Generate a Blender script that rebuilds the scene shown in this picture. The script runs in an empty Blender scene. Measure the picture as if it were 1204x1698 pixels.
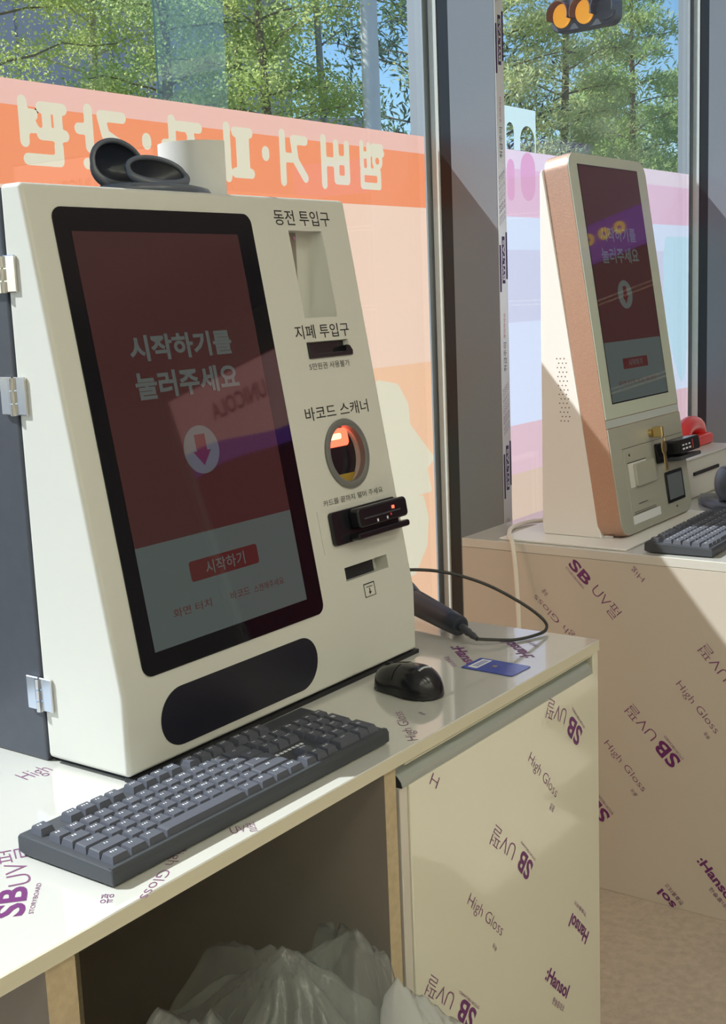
import bpy, bmesh, math, random
from mathutils import Vector, Matrix, noise
R = math.radians
random.seed(7)
scene = bpy.context.scene
col = scene.collection

# ------------------------------------------------------------------ camera
CAM = Vector((-0.9216, -0.8079, 0.5396))
yaw, pitch, roll = 0.9401, 0.1733, -0.0403
fw = Vector((math.sin(yaw)*math.cos(pitch), math.cos(yaw)*math.cos(pitch), -math.sin(pitch)))
rt = Vector((math.cos(yaw), -math.sin(yaw), 0)); up = rt.cross(fw)
r2 = rt*math.cos(roll) + up*math.sin(roll); u2 = -rt*math.sin(roll) + up*math.cos(roll)
cam_d = bpy.data.cameras.new('camera'); cam = bpy.data.objects.new('camera', cam_d); col.objects.link(cam)
cam.matrix_world = Matrix(((r2.x, u2.x, -fw.x, CAM.x), (r2.y, u2.y, -fw.y, CAM.y), (r2.z, u2.z, -fw.z, CAM.z), (0, 0, 0, 1)))
cam_d.sensor_fit = 'VERTICAL'; cam_d.sensor_height = 36.0; cam_d.lens = 36.0*2067.1/1698.0
cam_d.clip_start = 0.05; cam_d.clip_end = 300
scene.camera = cam

# ------------------------------------------------------------------ sky, sun, exposure
world = bpy.data.worlds.new('world'); scene.world = world; world.use_nodes = True
wn = world.node_tree.nodes; wl = world.node_tree.links
sky = wn.new('ShaderNodeTexSky'); sky.sky_type = 'NISHITA'; sky.sun_disc = False
sky.sun_elevation = R(46); sky.sun_rotation = R(-31); sky.air_density = 1.0; sky.dust_density = 0.2; sky.ozone_density = 3.0
hs = wn.new('ShaderNodeHueSaturation'); hs.inputs['Saturation'].default_value = 1.2
wl.new(sky.outputs[0], hs.inputs['Color']); wl.new(hs.outputs[0], wn['Background'].inputs[0])
wn['Background'].inputs[1].default_value = 0.18
sun_d = bpy.data.lights.new('sun', 'SUN'); sun_d.energy = 6.3; sun_d.angle = R(0.53); sun_d.color = (0.97, 0.99, 1.0)
sun = bpy.data.objects.new('sun', sun_d); col.objects.link(sun)
sun.rotation_euler = Vector((0.5, -0.82, -1.0)).to_track_quat('-Z', 'Y').to_euler(); sun.location = (-6, 10, 12)
scene.view_settings.view_transform = 'Standard'; scene.view_settings.look = 'None'
scene.view_settings.exposure = 0.12; scene.view_settings.gamma = 1.0
scene.view_settings.use_curve_mapping = False
scene.cycles.use_denoising = True
scene.cycles.transparent_max_bounces = 24
scene.cycles.max_bounces = 10
FILL = 5.0          # radiance of the added fill panels on the ceiling

# ------------------------------------------------------------------ materials
MATS = {}
def mat(name, color, rough=0.5, metal=0.0, var=0.0, scale=30, bump=0.0, coat=0.0, emit=None, estr=1.0, spec=0.5, stretch=None, trans=0.0):
    m = bpy.data.materials.new(name); m.use_nodes = True; MATS[name] = m
    nt = m.node_tree; b = nt.nodes['Principled BSDF']
    c = (*color, 1)
    b.inputs['Base Color'].default_value = c; b.inputs['Roughness'].default_value = rough; b.inputs['Metallic'].default_value = metal
    b.inputs['Specular IOR Level'].default_value = spec
    b.inputs['Coat Weight'].default_value = coat; b.inputs['Coat Roughness'].default_value = 0.035
    b.inputs['Transmission Weight'].default_value = trans
    if emit: b.inputs['Emission Color'].default_value = (*emit, 1); b.inputs['Emission Strength'].default_value = estr
    if var or bump:
        tc = nt.nodes.new('ShaderNodeTexCoord'); nz = nt.nodes.new('ShaderNodeTexNoise')
        nz.inputs['Scale'].default_value = scale; nz.inputs['Detail'].default_value = 4
        if stretch:
            mp = nt.nodes.new('ShaderNodeMapping'); mp.inputs['Scale'].default_value = stretch
            nt.links.new(tc.outputs['Object'], mp.inputs[0]); nt.links.new(mp.outputs[0], nz.inputs['Vector'])
        else: nt.links.new(tc.outputs['Object'], nz.inputs['Vector'])
        if var:
            mx = nt.nodes.new('ShaderNodeMix'); mx.data_type = 'RGBA'
            mx.inputs[6].default_value = tuple(max(0, v*(1-var)) for v in color)+(1,)
            mx.inputs[7].default_value = tuple(min(1, v*(1+var)) for v in color)+(1,)
            nt.links.new(nz.outputs[0], mx.inputs[0]); nt.links.new(mx.outputs[2], b.inputs['Base Color'])
        if bump:
            bp = nt.nodes.new('ShaderNodeBump'); bp.inputs['Strength'].default_value = bump; bp.inputs['Distance'].default_value = 0.002
            nt.links.new(nz.outputs[0], bp.inputs['Height']); nt.links.new(bp.outputs[0], b.inputs['Normal'])
    return m

def glass_mat(name, tint, ior=1.5, rough=0.0, haze=0.0):
    m = bpy.data.materials.new(name); m.use_nodes = True; MATS[name] = m
    nt = m.node_tree; nt.nodes.remove(nt.nodes['Principled BSDF']); out = nt.nodes['Material Output']
    t = nt.nodes.new('ShaderNodeBsdfTransparent'); t.inputs[0].default_value = (*tint, 1)
    g = nt.nodes.new('ShaderNodeBsdfGlossy'); g.inputs['Roughness'].default_value = rough
    lw = nt.nodes.new('ShaderNodeLayerWeight'); lw.inputs[0].default_value = 0.5      # Facing = 1-|cos|: Schlick reflectance, same from both sides
    f0 = ((ior-1)/(ior+1))**2
    pw = nt.nodes.new('ShaderNodeMath'); pw.operation = 'POWER'; pw.inputs[1].default_value = 5; nt.links.new(lw.outputs['Facing'], pw.inputs[0])
    f = nt.nodes.new('ShaderNodeMath'); f.operation = 'MULTIPLY_ADD'; f.inputs[1].default_value = 1-f0; f.inputs[2].default_value = f0; nt.links.new(pw.outputs[0], f.inputs[0])
    mx = nt.nodes.new('ShaderNodeMixShader')
    nt.links.new(f.outputs[0], mx.inputs[0]); nt.links.new(g.outputs[0], mx.inputs[2])
    src = t
    if haze:
        df = nt.nodes.new('ShaderNodeBsdfTranslucent'); df.inputs[0].default_value = (0.9, 0.92, 0.92, 1)
        d2 = nt.nodes.new('ShaderNodeBsdfDiffuse'); d2.inputs[0].default_value = (0.9, 0.92, 0.92, 1)
        ma = nt.nodes.new('ShaderNodeMixShader'); ma.inputs[0].default_value = 0.5
        nt.links.new(df.outputs[0], ma.inputs[1]); nt.links.new(d2.outputs[0], ma.inputs[2])
        mb = nt.nodes.new('ShaderNodeMixShader'); mb.inputs[0].default_value = haze
        nt.links.new(t.outputs[0], mb.inputs[1]); nt.links.new(ma.outputs[0], mb.inputs[2]); src = mb
    nt.links.new(src.outputs[0], mx.inputs[1]); nt.links.new(mx.outputs[0], out.inputs[0])
    return m

def film_mat(name, bands=None, color=None, tr=0.82, var=0.0):
    """printed film stuck to the window: lets diffuse light through. bands: list of (z, colour), constant steps upward from each z"""
    m = bpy.data.materials.new(name); m.use_nodes = True; MATS[name] = m
    nt = m.node_tree; nt.nodes.remove(nt.nodes['Principled BSDF']); out = nt.nodes['Material Output']
    tl = nt.nodes.new('ShaderNodeBsdfTranslucent'); df = nt.nodes.new('ShaderNodeBsdfDiffuse')
    mx = nt.nodes.new('ShaderNodeMixShader'); mx.inputs[0].default_value = tr
    nt.links.new(df.outputs[0], mx.inputs[1]); nt.links.new(tl.outputs[0], mx.inputs[2]); nt.links.new(mx.outputs[0], out.inputs[0])
    if color:
        tl.inputs[0].default_value = (*color, 1); df.inputs[0].default_value = (*color, 1)
    if bands:
        ge = nt.nodes.new('ShaderNodeNewGeometry'); sp = nt.nodes.new('ShaderNodeSeparateXYZ'); nt.links.new(ge.outputs['Position'], sp.inputs[0])
        mr = nt.nodes.new('ShaderNodeMapRange'); mr.inputs[1].default_value = -1; mr.inputs[2].default_value = 1.5
        nt.links.new(sp.outputs['Z'], mr.inputs[0])
        cr = nt.nodes.new('ShaderNodeValToRGB'); cr.color_ramp.interpolation = 'CONSTANT'
        e = cr.color_ramp.elements
        while len(e) > 1: e.remove(e[-1])
        for i, (z, c) in enumerate(bands):
            el = e[0] if i == 0 else e.new((z+1)/2.5)
            el.position = (z+1)/2.5; el.color = (*c, 1)
        nt.links.new(mr.outputs[0], cr.inputs[0])
        nt.links.new(cr.outputs[0], tl.inputs[0]); nt.links.new(cr.outputs[0], df.inputs[0])
    return m

def leaf_mat(name, c1, c2):
    m = bpy.data.materials.new(name); m.use_nodes = True; MATS[name] = m
    nt = m.node_tree; nt.nodes.remove(nt.nodes['Principled BSDF']); out = nt.nodes['Material Output']
    tc = nt.nodes.new('ShaderNodeTexCoord'); nz = nt.nodes.new('ShaderNodeTexNoise'); nz.inputs['Scale'].default_value = 2.3; nz.inputs['Detail'].default_value = 6
    nt.links.new(tc.outputs['Object'], nz.inputs['Vector'])
    cr = nt.nodes.new('ShaderNodeValToRGB'); cr.color_ramp.elements[0].color = (*c1, 1); cr.color_ramp.elements[1].color = (*c2, 1)
    cr.color_ramp.elements[0].position = 0.35; cr.color_ramp.elements[1].position = 0.65
    nt.links.new(nz.outputs[0], cr.inputs[0])
    tl = nt.nodes.new('ShaderNodeBsdfTranslucent'); df = nt.nodes.new('ShaderNodeBsdfDiffuse')
    mx = nt.nodes.new('ShaderNodeMixShader'); mx.inputs[0].default_value = 0.55
    for s in (tl, df): nt.links.new(cr.outputs[0], s.inputs[0])
    nt.links.new(df.outputs[0], mx.inputs[1]); nt.links.new(tl.outputs[0], mx.inputs[2]); nt.links.new(mx.outputs[0], out.inputs[0])
    return m

M_wall = mat('wall_paint', (0.78, 0.74, 0.66), 0.8, var=0.03, scale=8)
M_ceil = mat('ceiling_paint', (0.85, 0.83, 0.78), 0.85, var=0.02, scale=5)
M_floor = mat('floor_concrete', (0.43, 0.365, 0.30), 0.55, var=0.28, scale=70, bump=0.2)
M_shell = mat('kiosk_cream', (0.631, 0.624, 0.578), 0.38, var=0.01, scale=40)
M_rear = mat('kiosk_rear_dark', (0.058, 0.062, 0.077), 0.35, var=0.15, scale=60)
M_black = mat('black_plastic', (0.010, 0.010, 0.014), 0.22)
M_lowpan = mat('navy_acrylic', (0.012, 0.012, 0.022), 0.38)
M_bezel = mat('black_glass', (0.004, 0.004, 0.008), 0.03, spec=0.5)
M_matteblack = mat('matte_black', (0.012, 0.012, 0.016), 0.55, var=0.1, scale=80)
M_keycap = mat('keycap_grey', (0.095, 0.10, 0.125), 0.6, var=0.08, scale=200, spec=0.2)
M_kcase = mat('keyboard_case', (0.055, 0.06, 0.07), 0.45, spec=0.3)
M_legend = mat('legend_white', (0.75, 0.77, 0.82), 0.6)
M_chrome = mat('chrome', (0.75, 0.76, 0.78), 0.16, 1.0)
M_steel = mat('brushed_steel', (0.34, 0.31, 0.26), 0.35, 0.5, var=0.12, scale=90, stretch=(1, 1, 12))
M_ink = mat('label_ink_black', (0.02, 0.02, 0.022), 0.6)
M_white = mat('paper_white', (0.662, 0.654, 0.631), 0.8, var=0.02, scale=50)
M_desk = mat('desk_white_film', (0.616, 0.608, 0.570), 0.12, var=0.01, scale=6, coat=1.0)
M_door = mat('desk_door_film', (0.693, 0.662, 0.547), 0.14, var=0.01, scale=6, coat=0.8)
M_edge = mat('desk_edge_cream', (0.601, 0.554, 0.424), 0.35, var=0.05, scale=20, stretch=(1, 30, 30))
M_mdf = mat('raw_board_edge', (0.462, 0.362, 0.231), 0.85, var=0.18, scale=120, bump=0.3)
M_endB = mat('desk_end_film', (0.570, 0.524, 0.462), 0.18, var=0.01, scale=6, coat=0.25)
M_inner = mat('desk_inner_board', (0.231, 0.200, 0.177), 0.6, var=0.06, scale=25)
M_grip = mat('grey_handle_profile', (0.42, 0.45, 0.42), 0.3, 0.3)
M_purple = mat('film_print_purple', (0.14, 0.02, 0.14), 0.4)
M_purple_thin = mat('film_print_violet', (0.20, 0.07, 0.17), 0.4)
M_blue = mat('card_blue', (0.03, 0.07, 0.45), 0.18, coat=0.4)
M_cardwhite = mat('card_white', (0.8, 0.82, 0.86), 0.3)
M_mull = mat('mullion_dark_metal', (0.193, 0.208, 0.235), 0.32, 0.0, var=0.05, scale=200)
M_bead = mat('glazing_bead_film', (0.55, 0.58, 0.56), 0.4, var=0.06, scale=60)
M_gasket = mat('gasket_black', (0.008, 0.008, 0.010), 0.35)
M_filmstrip = mat('protective_film', (0.647, 0.685, 0.716), 0.35, var=0.03, scale=40)
M_filmink = mat('protective_film_print', (0.05, 0.03, 0.09), 0.5)
M_filmred = mat('protective_film_red', (0.5, 0.10, 0.12), 0.5)
M_glass = glass_mat('window_glass', (0.965, 0.985, 0.975))
M_glassteal = glass_mat('teal_glass', (0.84, 0.95, 0.93), haze=0.13)
M_rose = mat('rose_gold', (0.508, 0.323, 0.239), 0.38, 0.35, var=0.25, scale=600, bump=0.25)
M_kB = mat('kiosk_pale_green', (0.554, 0.608, 0.524), 0.28, coat=0.3)
M_kBside = mat('kiosk_side_white', (0.86, 0.85, 0.83), 0.42)
M_kBlow = mat('kiosk_lower_silver', (0.508, 0.508, 0.447), 0.22, 0.15, coat=0.3)
M_brass = mat('brass', (0.65, 0.50, 0.24), 0.3, 1.0)
M_cable = mat('cable_black', (0.03, 0.028, 0.026), 0.45)
M_cablew = mat('cable_white', (0.78, 0.75, 0.68), 0.5)
M_scan = mat('scanner_navy', (0.025, 0.03, 0.045), 0.32)
M_cradle = mat('cradle_grey', (0.11, 0.125, 0.16), 0.25)
M_red = mat('red_plastic', (0.75, 0.05, 0.05), 0.35)
M_bag = glass_mat('poly_bag', (0.93, 0.95, 0.94), ior=1.45, rough=0.18, haze=0.17)
M_bagw = glass_mat('poly_bag_white', (0.9, 0.93, 0.97), ior=1.25, rough=0.12, haze=0.5)
M_redled = mat('red_led', (0.3, 0.0, 0.0), 0.3, emit=(1.0, 0.10, 0.05), estr=3.0)
M_hotled = mat('hot_led', (0.6, 0.2, 0.1), 0.3, emit=(1.0, 0.42, 0.20), estr=3.5)
M_yellow = mat('yellow_strip', (0.38, 0.25, 0.04), 0.4)
M_ring = mat('scanner_ring_grey', (0.16, 0.16, 0.155), 0.3)
M_scrglass = mat('scanner_glass', (0.015, 0.015, 0.022), 0.05)
M_dispT = mat('display_maroon', (0.006, 0.004, 0.004), 0.03, emit=(0.036, 0.012, 0.012), estr=1.0)
M_dispB = mat('display_grey', (0.006, 0.006, 0.006), 0.03, emit=(0.052, 0.064, 0.060), estr=1.0)
M_dispTxt = mat('display_text_grey', (0.01, 0.01, 0.01), 0.03, emit=(0.058, 0.066, 0.062), estr=1.0)
M_dispRed = mat('display_red', (0.01, 0.004, 0.004), 0.03, emit=(0.050, 0.010, 0.010), estr=1.0)
M_dispBtn = mat('display_button_red', (0.01, 0.004, 0.004), 0.03, emit=(0.046, 0.010, 0.010), estr=1.0)
M_bark = mat('bark', (0.22, 0.17, 0.12), 0.9, var=0.3, scale=20, bump=0.5)
M_barkpale = mat('bark_pale', (0.45, 0.40, 0.33), 0.9, var=0.3, scale=20)
M_leafA = leaf_mat('leaf_yellow_green', (0.36, 0.48, 0.12), (0.80, 0.82, 0.36))
M_leafB = leaf_mat('leaf_mid_green', (0.28, 0.42, 0.14), (0.68, 0.76, 0.36))
M_leafC = leaf_mat('needle_bluish', (0.05, 0.10, 0.09), (0.18, 0.25, 0.15))
M_leafD = leaf_mat('needle_green', (0.40, 0.50, 0.20), (0.88, 0.88, 0.48))
M_pole = mat('pole_galvanised', (0.62, 0.62, 0.60), 0.5, 0.2, var=0.06, scale=10)
M_polegrey = mat('pole_grey', (0.30, 0.32, 0.34), 0.5, 0.2)
M_facade = mat('facade_blue_grey', (0.44, 0.42, 0.47), 0.55, var=0.06, scale=2)
M_facadeglass = mat('facade_glass', (0.24, 0.30, 0.40), 0.3)
M_cream = mat('far_house_cream', (0.70, 0.60, 0.48), 0.8, var=0.05, scale=3)
M_asphalt = mat('asphalt', (0.16, 0.16, 0.16), 0.9, var=0.15, scale=6)
M_amber = mat('amber_lamp', (0.6, 0.25, 0.02), 0.4, emit=(1.0, 0.40, 0.03), estr=0.75)
M_glowvisor = mat('visor_brown', (0.16, 0.07, 0.05), 0.5)  # warm light of the lit lamps painted into their visors' colour
M_housing = mat('signal_housing', (0.07, 0.08, 0.09), 0.5)
M_fill = mat('led_panel', (0.9, 0.9, 0.9), 0.5, emit=(0.98, 1.0, 0.80), estr=FILL)  # unseen panels added to fill the room with soft light
M_fillframe = mat('lamp_frame', (0.8, 0.8, 0.8), 0.4)
M_vpink = mat('cooler_pink', (0.72, 0.42, 0.42), 0.4, emit=(1.0, 0.55, 0.52), estr=0.9)  # glow added so the header shows up reflected in the near screen
M_vpurple = mat('cooler_purple', (0.20, 0.05, 0.36), 0.4, emit=(0.30, 0.10, 0.65), estr=0.8)  # glow added to strengthen the wave band's reflection in the screen
M_vmaroon = mat('cooler_maroon', (0.30, 0.03, 0.05), 0.3)
M_vfrost = mat('header_purple', (0.22, 0.08, 0.55), 0.4, var=0.4, scale=14, emit=(0.28, 0.14, 0.62), estr=0.7)
M_vyellow = mat('header_yellow', (0.8, 0.55, 0.1), 0.4, emit=(0.9, 0.6, 0.1), estr=1.2)
M_shelfline = mat('shelf_chrome', (0.9, 0.85, 0.7), 0.12, 1.0)

# ------------------------------------------------------------------ mesh helpers
WLOC = {}
def wl_of(o): return WLOC.get(o.name, Vector((0, 0, 0))) if o else Vector((0, 0, 0))
def tag(o, label=None, cat=None, group=None, kind=None):
    if label: o['label'] = label
    if cat: o['category'] = cat
    if group: o['group'] = group
    if kind: o['kind'] = kind
    return o
def empty(name, loc, label=None, cat=None, group=None, kind=None):
    o = bpy.data.objects.new(name, None); col.objects.link(o); o.location = loc; o.empty_display_size = 0.05
    WLOC[o.name] = Vector(loc); return tag(o, label, cat, group, kind)
def obj(name, verts, faces, m, parent=None, smooth=False, mats=None, fmi=None, origin=None, sharp=None):
    vs = [Vector(v) for v in verts]
    if origin is None:
        lo = Vector([min(v[i] for v in vs) for i in range(3)]); hi = Vector([max(v[i] for v in vs) for i in range(3)])
        origin = (lo+hi)/2
    origin = Vector(origin)
    me = bpy.data.meshes.new(name); me.from_pydata([v-origin for v in vs], [], faces)
    for mm in (mats or [m]): me.materials.append(mm)
    if fmi: me.polygons.foreach_set('material_index', fmi)
    if smooth: me.polygons.foreach_set('use_smooth', [True]*len(me.polygons))
    me.update()
    if smooth and sharp: me.set_sharp_from_angle(angle=R(sharp))
    o = bpy.data.objects.new(name, me); col.objects.link(o)
    if parent: o.parent = parent
    o.location = origin - wl_of(parent); WLOC[o.name] = origin
    return o
def fixn(o):
    bm = bmesh.new(); bm.from_mesh(o.data); bmesh.ops.recalc_face_normals(bm, faces=bm.faces); bm.to_mesh(o.data); bm.free(); return o
def bevel(o, w, seg=2, ang=40):
    bm = bmesh.new(); bm.from_mesh(o.data)
    bmesh.ops.recalc_face_normals(bm, faces=bm.faces)
    ed = [e for e in bm.edges if len(e.link_faces) == 2 and e.calc_face_angle() > R(ang)]
    bmesh.ops.bevel(bm, geom=ed, offset=w, segments=seg, profile=0.5, affect='EDGES', clamp_overlap=True)
    for f in bm.faces: f.smooth = True
    bm.to_mesh(o.data); bm.free(); o.data.set_sharp_from_angle(angle=R(35)); weighted(o); return o
def weighted(o):
    md = o.modifiers.new('weighted_normal', 'WEIGHTED_NORMAL'); md.keep_sharp = True; md.weight = 100; return o
BOXF = [(0, 3, 2, 1), (4, 5, 6, 7), (0, 1, 5, 4), (1, 2, 6, 5), (2, 3, 7, 6), (3, 0, 4, 7)]
def boxv(x0, x1, y0, y1, z0, z1): return [(x0, y0, z0), (x1, y0, z0), (x1, y1, z0), (x0, y1, z0), (x0, y0, z1), (x1, y0, z1), (x1, y1, z1), (x0, y1, z1)]
def box(name, x0, x1, y0, y1, z0, z1, m, parent=None, bv=0, seg=2):
    o = obj(name, boxv(x0, x1, y0, y1, z0, z1), BOXF, m, parent)
    return bevel(o, bv, seg) if bv else o
class Frame:
    def __init__(s, o, ex, ey, ez): s.o, s.ex, s.ey, s.ez = Vector(o), Vector(ex), Vector(ey), Vector(ez)
    def __call__(s, u, v, w=0): return s.o + s.ex*u + s.ey*v + s.ez*w
def fbox(name, F, u0, u1, v0, v1, w0, w1, m, parent=None, bv=0, seg=2):
    o = obj(name, [F(*p) for p in boxv(u0, u1, v0, v1, w0, w1)], BOXF, m, parent)
    return bevel(o, bv, seg) if bv else fixn(o)
def prism(name, pts, F, w0, w1, m, parent=None, bv=0, seg=2, smooth=False, mats=None, side=0):
    """polygon pts (u,v) in frame F extruded from w0 to w1"""
    n = len(pts)
    vs = [F(u, v, w0) for u, v in pts] + [F(u, v, w1) for u, v in pts]
    fs = [tuple(range(n))[::-1], tuple(range(n, 2*n))] + [(i, (i+1) % n, n+(i+1) % n, n+i) for i in range(n)]
    fmi = [0, 0]+[side]*n if mats else None
    o = fixn(obj(name, vs, fs, m, parent, mats=mats, fmi=fmi))
    if bv: bevel(o, bv, seg)
    elif smooth:
        for p in o.data.polygons: p.use_smooth = True
        o.data.set_sharp_from_angle(angle=R(35))
    return o
def rrect(u0, u1, v0, v1, r, n=6):
    out = []
    for cx, cy, a0 in ((u1-r, v0+r, -90), (u1-r, v1-r, 0), (u0+r, v1-r, 90), (u0+r, v0+r, 180)):
        for i in range(n+1):
            a = R(a0+90*i/n); out.append((cx+r*math.cos(a), cy+r*math.sin(a)))
    return out
def ell(cx, cy, rx, ry, n=32): return [(cx+rx*math.cos(2*math.pi*i/n), cy+ry*math.sin(2*math.pi*i/n)) for i in range(n)]
def ring(name, F, cx, cy, r_in, r_out, w0, w1, m, parent=None, n=40):
    vs, fs = [], []
    for i in range(n):
        a = 2*math.pi*i/n; c, s = math.cos(a), math.sin(a)
        rm = (r_in+r_out)/2
        for r, w in ((r_in, w0), (r_in, w1*0.55), (rm, w1), (r_out, w1*0.6), (r_out, w0)): vs.append(F(cx+r*c, cy+r*s, w))
    for i in range(n):
        j = (i+1) % n
        for k in range(5): l = (k+1) % 5; fs.append((i*5+k, j*5+k, j*5+l, i*5+l))
    return fixn(obj(name, vs, fs, m, parent, smooth=True, sharp=60))
def tube_geo(path, rad, n=8, closed=False, cap=True):
    path = [Vector(p) for p in path]; N = len(path)
    rads = rad if isinstance(rad, (list, tuple)) else [rad]*N
    vs, fs = [], []; prev = None
    for i, p in enumerate(path):
        a = path[i-1] if (i > 0 or closed) else path[i]; b = path[(i+1) % N] if (i < N-1 or closed) else path[i]
        t = (b-a).normalized()
        if prev is None:
            prev = t.orthogonal().normalized()
        nrm = (prev - t*prev.dot(t)); nrm = nrm.normalized() if nrm.length > 1e-6 else t.orthogonal().normalized()
        prev = nrm; bn = t.cross(nrm)
        for k in range(n):
            an = 2*math.pi*k/n; vs.append(p + (nrm*math.cos(an)+bn*math.sin(an))*rads[i])
    for i in range(N if closed else N-1):
        j = (i+1) % N
        for k in range(n): l = (k+1) % n; fs.append((i*n+k, i*n+l, j*n+l, j*n+k))
    if cap and not closed: fs.append(tuple(range(n))[::-1]); fs.append(tuple(range((N-1)*n, N*n)))
    return vs, fs
def tube(name, path, rad, m, parent=None, n=10, closed=False, sharp=50):
    v, f = tube_geo(path, rad, n, closed); return obj(name, v, f, m, parent, smooth=True, sharp=sharp)
def spline(pts, k=8):
    P = [Vector(p) for p in pts]; out = []
    for i in range(len(P)-1):
        p0, p1, p2, p3 = P[max(i-1, 0)], P[i], P[i+1], P[min(i+2, len(P)-1)]
        for j in range(k):
            t = j/k
            out.append(0.5*((2*p1)+(-p0+p2)*t+(2*p0-5*p1+4*p2-p3)*t*t+(-p0+3*p1-3*p2+p3)*t**3))
    out.append(P[-1]); return out
def lathe(name, prof, c, m, parent=None, n=32, sharp=40):
    c = Vector(c); vs = []; fs = []; K = len(prof)
    for i in range(n):
        a = 2*math.pi*i/n
        for r, z in prof: vs.append(c+Vector((r*math.cos(a), r*math.sin(a), z)))
    for i in range(n):
        j = (i+1) % n
        for k in range(K-1): fs.append((i*K+k, j*K+k, j*K+k+1, i*K+k+1))
    return fixn(obj(name, vs, fs, m, parent, smooth=True, sharp=sharp))
_TXT = {}
def text_geo(s, bold):
    key = (s, bold)
    if key not in _TXT:
        cu = bpy.data.curves.new('txt', 'FONT'); cu.body = s; cu.size = 1; cu.resolution_u = 3; cu.offset = bold
        o = bpy.data.objects.new('txt', cu); col.objects.link(o)
        dg = bpy.context.evaluated_depsgraph_get(); me = bpy.data.meshes.new_from_object(o.evaluated_get(dg))
        vs = [(v.co.x, v.co.y) for v in me.vertices]; fs = [tuple(p.vertices) for p in me.polygons]
        bpy.data.objects.remove(o); bpy.data.curves.remove(cu); bpy.data.meshes.remove(me)
        _TXT[key] = (vs, fs)
    return _TXT[key]
def text(name, s, m, parent, P0, P1, upv, h, off=None, bold=0.0):
    """s printed along P0->P1, upright along upv with height h, lifted by off"""
    vs, fs = text_geo(s, bold)
    if not vs: return None
    x0, x1 = min(v[0] for v in vs), max(v[0] for v in vs); y0, y1 = min(v[1] for v in vs), max(v[1] for v in vs)
    P0, P1 = Vector(P0), Vector(P1); d = P1-P0; upv = Vector(upv).normalized()*h; off = Vector(off) if off else Vector((0, 0, 0))
    out = [P0 + d*((x-x0)/(x1-x0)) + upv*((y-y0)/(y1-y0)) + off for x, y in vs]
    return obj(name, out, fs, m, parent)
def boolean(o, cutters):
    for i, c in enumerate(cutters):
        md = o.modifiers.new('b%d' % i, 'BOOLEAN'); md.operation = 'DIFFERENCE'; md.object = c; md.solver = 'EXACT'
    dg = bpy.context.evaluated_depsgraph_get(); dg.update()
    me = bpy.data.meshes.new_from_object(o.evaluated_get(dg)); old = o.data; o.modifiers.clear(); o.data = me; me.name = o.name; bpy.data.meshes.remove(old)
    for c in cutters: bpy.data.objects.remove(c)
    for p in o.data.polygons: p.use_smooth = True
    o.data.set_sharp_from_angle(angle=R(35)); weighted(o)
    return o
def copy_tree(o, parent=None):
    c = o.copy(); col.objects.link(c); c.parent = parent
    for ch in [k for k in o.children]: copy_tree(ch, c)
    return c

# ------------------------------------------------------------------ room shell
FZ, CZ = -0.735, 1.95
XL, XR, YB, YW = -2.9, 5.3, -4.8, 0.87
tag(box('floor', XL, XR, YB, 1.0, FZ-0.1, FZ, M_floor), 'beige concrete floor with worn mottled surface', kind='structure')
tag(box('ceiling', XL, XR, YB, 1.0, CZ, CZ+0.1, M_ceil), 'white painted ceiling above the desks', kind='structure')
tag(box('wall_left', XL-0.1, XL, YB, 1.0, FZ, CZ, M_wall), 'plain pale wall left of the desks', kind='structure')
tag(box('wall_right', XR, XR+0.1, YB, 1.0, FZ, CZ, M_wall), 'plain pale wall right of the desks', kind='structure')
tag(box('wall_back', XL, XR, YB-0.1, YB, FZ, CZ, M_wall), 'plain pale wall facing the window', kind='structure')
# window bays between dark mullions
MULX = [-1.760, -0.070, 1.716, 3.411]
bays = [(XL, MULX[0]), (MULX[0]+0.04, MULX[1]), (MULX[1]+0.04, MULX[2]), (MULX[2]+0.04, MULX[3]), (MULX[3]+0.04, XR)]
wlabels = ['clear window bay at the far left end', 'clear window bay left of the orange film', 'window bay covered by the orange lettered film',
           'window bay covered by the pink and white film', 'window bay right of the right-hand mullion']
for i, (a, b) in enumerate(bays):
    w = empty('window_%d' % (i+1), ((a+b)/2, YW, FZ), wlabels[i], None, None, 'structure')
    box('pane', a+0.002, b-0.002, YW, YW+0.008, FZ+0.05, CZ-0.05, M_glass, w)
    box('window_sill_rail', a, b, YW-0.04, YW+0.05, FZ, FZ+0.05, M_mull, w, 0.003)
    box('window_head_rail', a, b, YW-0.04, YW+0.05, CZ-0.05, CZ, M_mull, w, 0.003)
tlab = ['dark metal window mullion at the far left', 'dark metal window mullion behind the near kiosk', 'dark metal window mullion between the two kiosks with printed film strip', 'dark metal window mullion at the right edge']
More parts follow.
